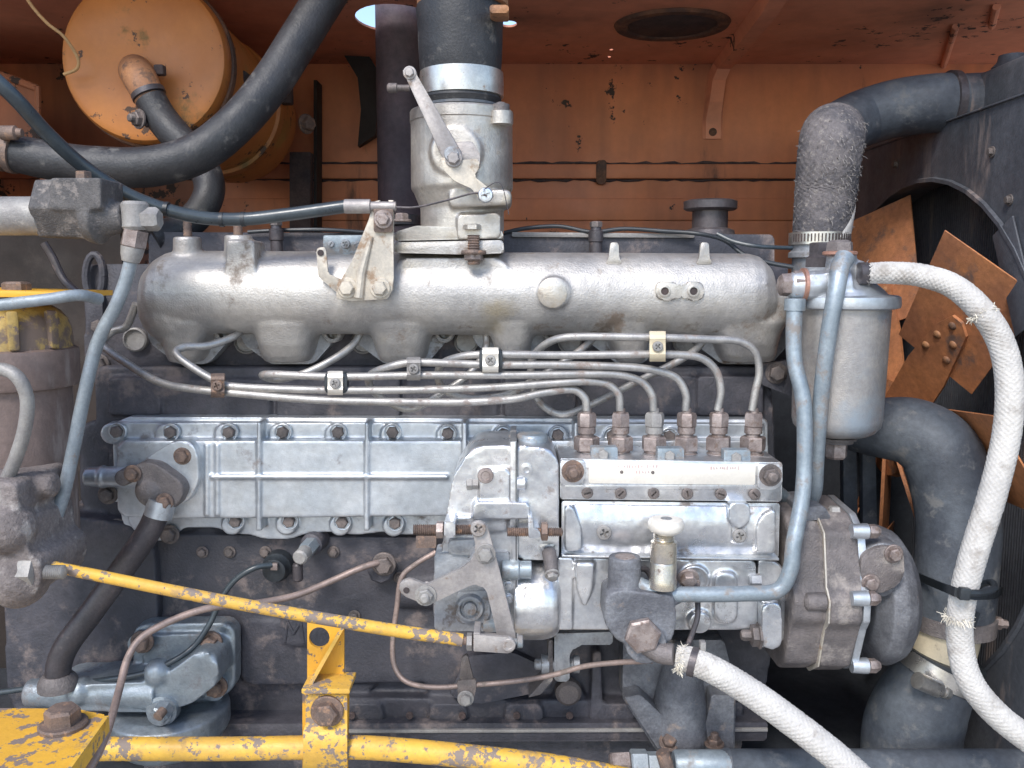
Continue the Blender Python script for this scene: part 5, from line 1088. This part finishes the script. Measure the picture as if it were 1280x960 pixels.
for x, y in ((178, 802), (264, 803), (270, 858)):
    b = MB(); b.ylathe(x, y, .09, [(-.01, 15), (.012, 14), (.013, 1)], 22); b.build('bolt_boss', 'adapter_blue', of); bolt(of, x, y, .077, 10.5, 'hex', 'rust_steel', long=1.2)
b = MB(); b.ylathe(206, 884, .04, [(0, 20), (.012, 19), (.013, 15), (.02, 15)], 24); b.build('relief_boss', 'adapter_blue', of)
bolt(of, 206, 886, .018, 12.5, 'plain', 'adapter_blue', d=(-.25, -.9, -.3), name='relief_nut', long=1.5); b = MB(); c0 = P(204, 888, .002); b.lathe(c0, Vector((-.25, -.9, -.3)), [(0, .0065), (.012, .0065), (.0125, .005)], 12); b.build('relief_stem', 'rust_steel', of)
b = MB(); b.vlathe(72, [(842, 17), (848, 22), (854, 24), (860, 24)], .035, 28); b.build('pipe_seat', 'brown_cast', of)
# drain cock and sensor on the crankcase
dc = thing('drain_cock', 'small blue-grey drain cock below the side cover', 'drain cock', P(382, 710, .10))
b = MB(); b.alathe(P(398, 672, .14), P(388, 682, .11), [(0, .017), (.9, .016), (1, .012)], 20); b.build('cock_seat', 'block_paint', dc)
b = MB(); b.alathe(P(392, 678, .118), P(381, 690, .085), [(0, .012), (1, .012)], 6); b.build('cock_body', 'tube_grey', dc)
b = MB(); b.alathe(P(383, 688, .09), P(374, 698, .062), [(0, .010), (.9, .0105), (1, .008)], 12); b.build('cock_handle', 'hydraulic_grey', dc)
b = MB(); b.vlathe(372, [(704, 5), (706, 6.5), (724, 6.5), (726, 5)], .08, 14); b.build('cock_spout', 'dark_pipe', dc)
se = thing('oil_sensor', 'black oil pressure sensor with a dark blue lead, left of the drain cock', 'sensor', P(348, 715, .11))
b = MB(); b.ylathe(350, 704, .14, [(0, 19), (.02, 18), (.024, 15), (.034, 14), (.036, 6)], 22); b.build('sensor_body', 'wire_black', se)
b = MB(); b.box(P(343, 708, .10), (.010, .006, .010), bev=.001); b.build('terminal', 'brown_nut', se)
b = MB(); b.tube(T3([(340, 706, .10), (318, 710, .09), (295, 724, .085), (278, 746, .08), (262, 780, .07), (242, 808, .06), (215, 827, .045), (178, 842, .04), (130, 850, .045), (70, 856, .09), (-20, 868, .10)]), .0042, 12, 8); b.build('sensor_lead', 'cable_black', label='dark blue-black wire running from the oil sensor to the lower left', cat='wire')
b = MB(); b.tube(T3([(486, 702, .12), (470, 704, .10), (446, 712, .09), (410, 728, .08), (370, 744, .06), (320, 754, .03), (262, 760, -.01), (216, 775, -.03), (178, 796, -.05), (160, 822, -.07), (150, 858, -.10), (140, 895, -.15), (128, 930, -.19), (105, 975, -.22)]), .0046, 14, 8)
ol = b.build('oil_line', 'copper_line', label='copper-brown oil line arching from the block down past the yellow plate', cat='oil line')
b = MB(); b.ylathe(480, 705, .145, [(0, 18), (.03, 17), (.033, 14)], 8); b.build('line_union', 'block_paint', ol)
bolt(ol, 480, 705, .112, 11, 'hex', 'dark_bolt')
b = MB(); b.tube(T3([(545, 690, .08), (520, 705, .075), (502, 722, .07), (496, 760, .07), (491, 800, .065), (493, 832, .06), (508, 852, .05), (540, 859, .045), (582, 857, .04), (640, 852, .03), (690, 844, .02), (730, 833, .01), (775, 828, -.01), (815, 826, -.04)]), .0036, 12, 8)
tl = b.build('thin_line', 'copper_line', label='thin brown line looping under the governor to the feed pump', cat='oil line')
b = MB(); b.prism(rnd([(571, 851), (595, 849), (595, 862), (590, 882), (574, 882), (572, 864)], 3), .032, .036, 1); lc = b.build('line_clip', 'dark_bolt', tl); bolt(lc, 582, 873, .031, 7.5, 'hex', 'hydraulic_grey')
b = MB(); b.prism(rnd([(577, 822), (584, 818), (592, 850), (574, 850)], 3), .034, .040, 1); b.build('clip_leg', 'dark_bolt', tl)
b = MB(); b.tube(T3([(872, 745, -.02), (872, 770, -.03), (866, 790, -.035), (860, 806, -.04)]), .0036, 10, 5); b.build('drip_line', 'dark_pipe', label='short thin dark line hanging from the front of the pump', cat='oil line')
# wires along the top of the valve cover
b = MB(); b.tube(T3([(630, 291, .21), (660, 285, .21), (700, 283, .21), (740, 290, .205), (780, 286, .205), (830, 289, .20), (872, 292, .19), (905, 300, .16), (930, 318, .14), (960, 328, .13), (992, 334, .12)]), .0032, 10, 7); b.build('harness_wire', 'wire_black', label='black wire along the valve cover right of the throttle housing', cat='wire')
b = MB(); b.tube(T3([(310, 290, .20), (345, 288, .20), (400, 287, .20), (450, 290, .21), (500, 296, .22)]), .003, 10, 7); b.build('harness_wire', 'wire_black', label='black wire along the valve cover left of the throttle housing', cat='wire')
b = MB(); b.tube(T3([(896, 292, .15), (918, 302, .14), (950, 308, .13), (990, 310, .14)]), .003, 10, 7); b.build('looped_wire', 'cable_black', label='short wire loop between the oil filler and the wrapped hose', cat='wire')
# hydraulic hose along the bottom right
hh = thing('hydraulic_hose', 'black hydraulic hose with crimped blue-grey ferrule along the bottom right', 'hydraulic hose', P(1000, 985, -.02))
b = MB(); b.hlathe(956, [(880, 15), (912, 20), (914, 19), (1320, 19)], .0, 28); b.build('hose_body', 'rubber_dusty', hh)
b = MB(); b.hlathe(956, [(842, 16), (845, 18), (900, 18), (912, 17.5), (914, 15)], -.002, 28); b.build('ferrule', 'tube_blue', hh)
b = MB(); b.hlathe(956, [(788, 17), (790, 19), (808, 19), (810, 16), (828, 16)], -.002, 6, rot=.2); b.build('hex_nut', 'tube_grey', hh)
b = MB(); b.hlathe(956, [(762, 13), (765, 16), (786, 17), (788, 14)], -.002, 6, rot=.5); b.build('end_nut', 'brown_nut', hh)
b = MB(); b.alathe(P(828, 940, -.03), P(842, 985, -.03), [(0, .009), (1, .009)], 10); b.build('retaining_strap', 'rust_steel', hh)
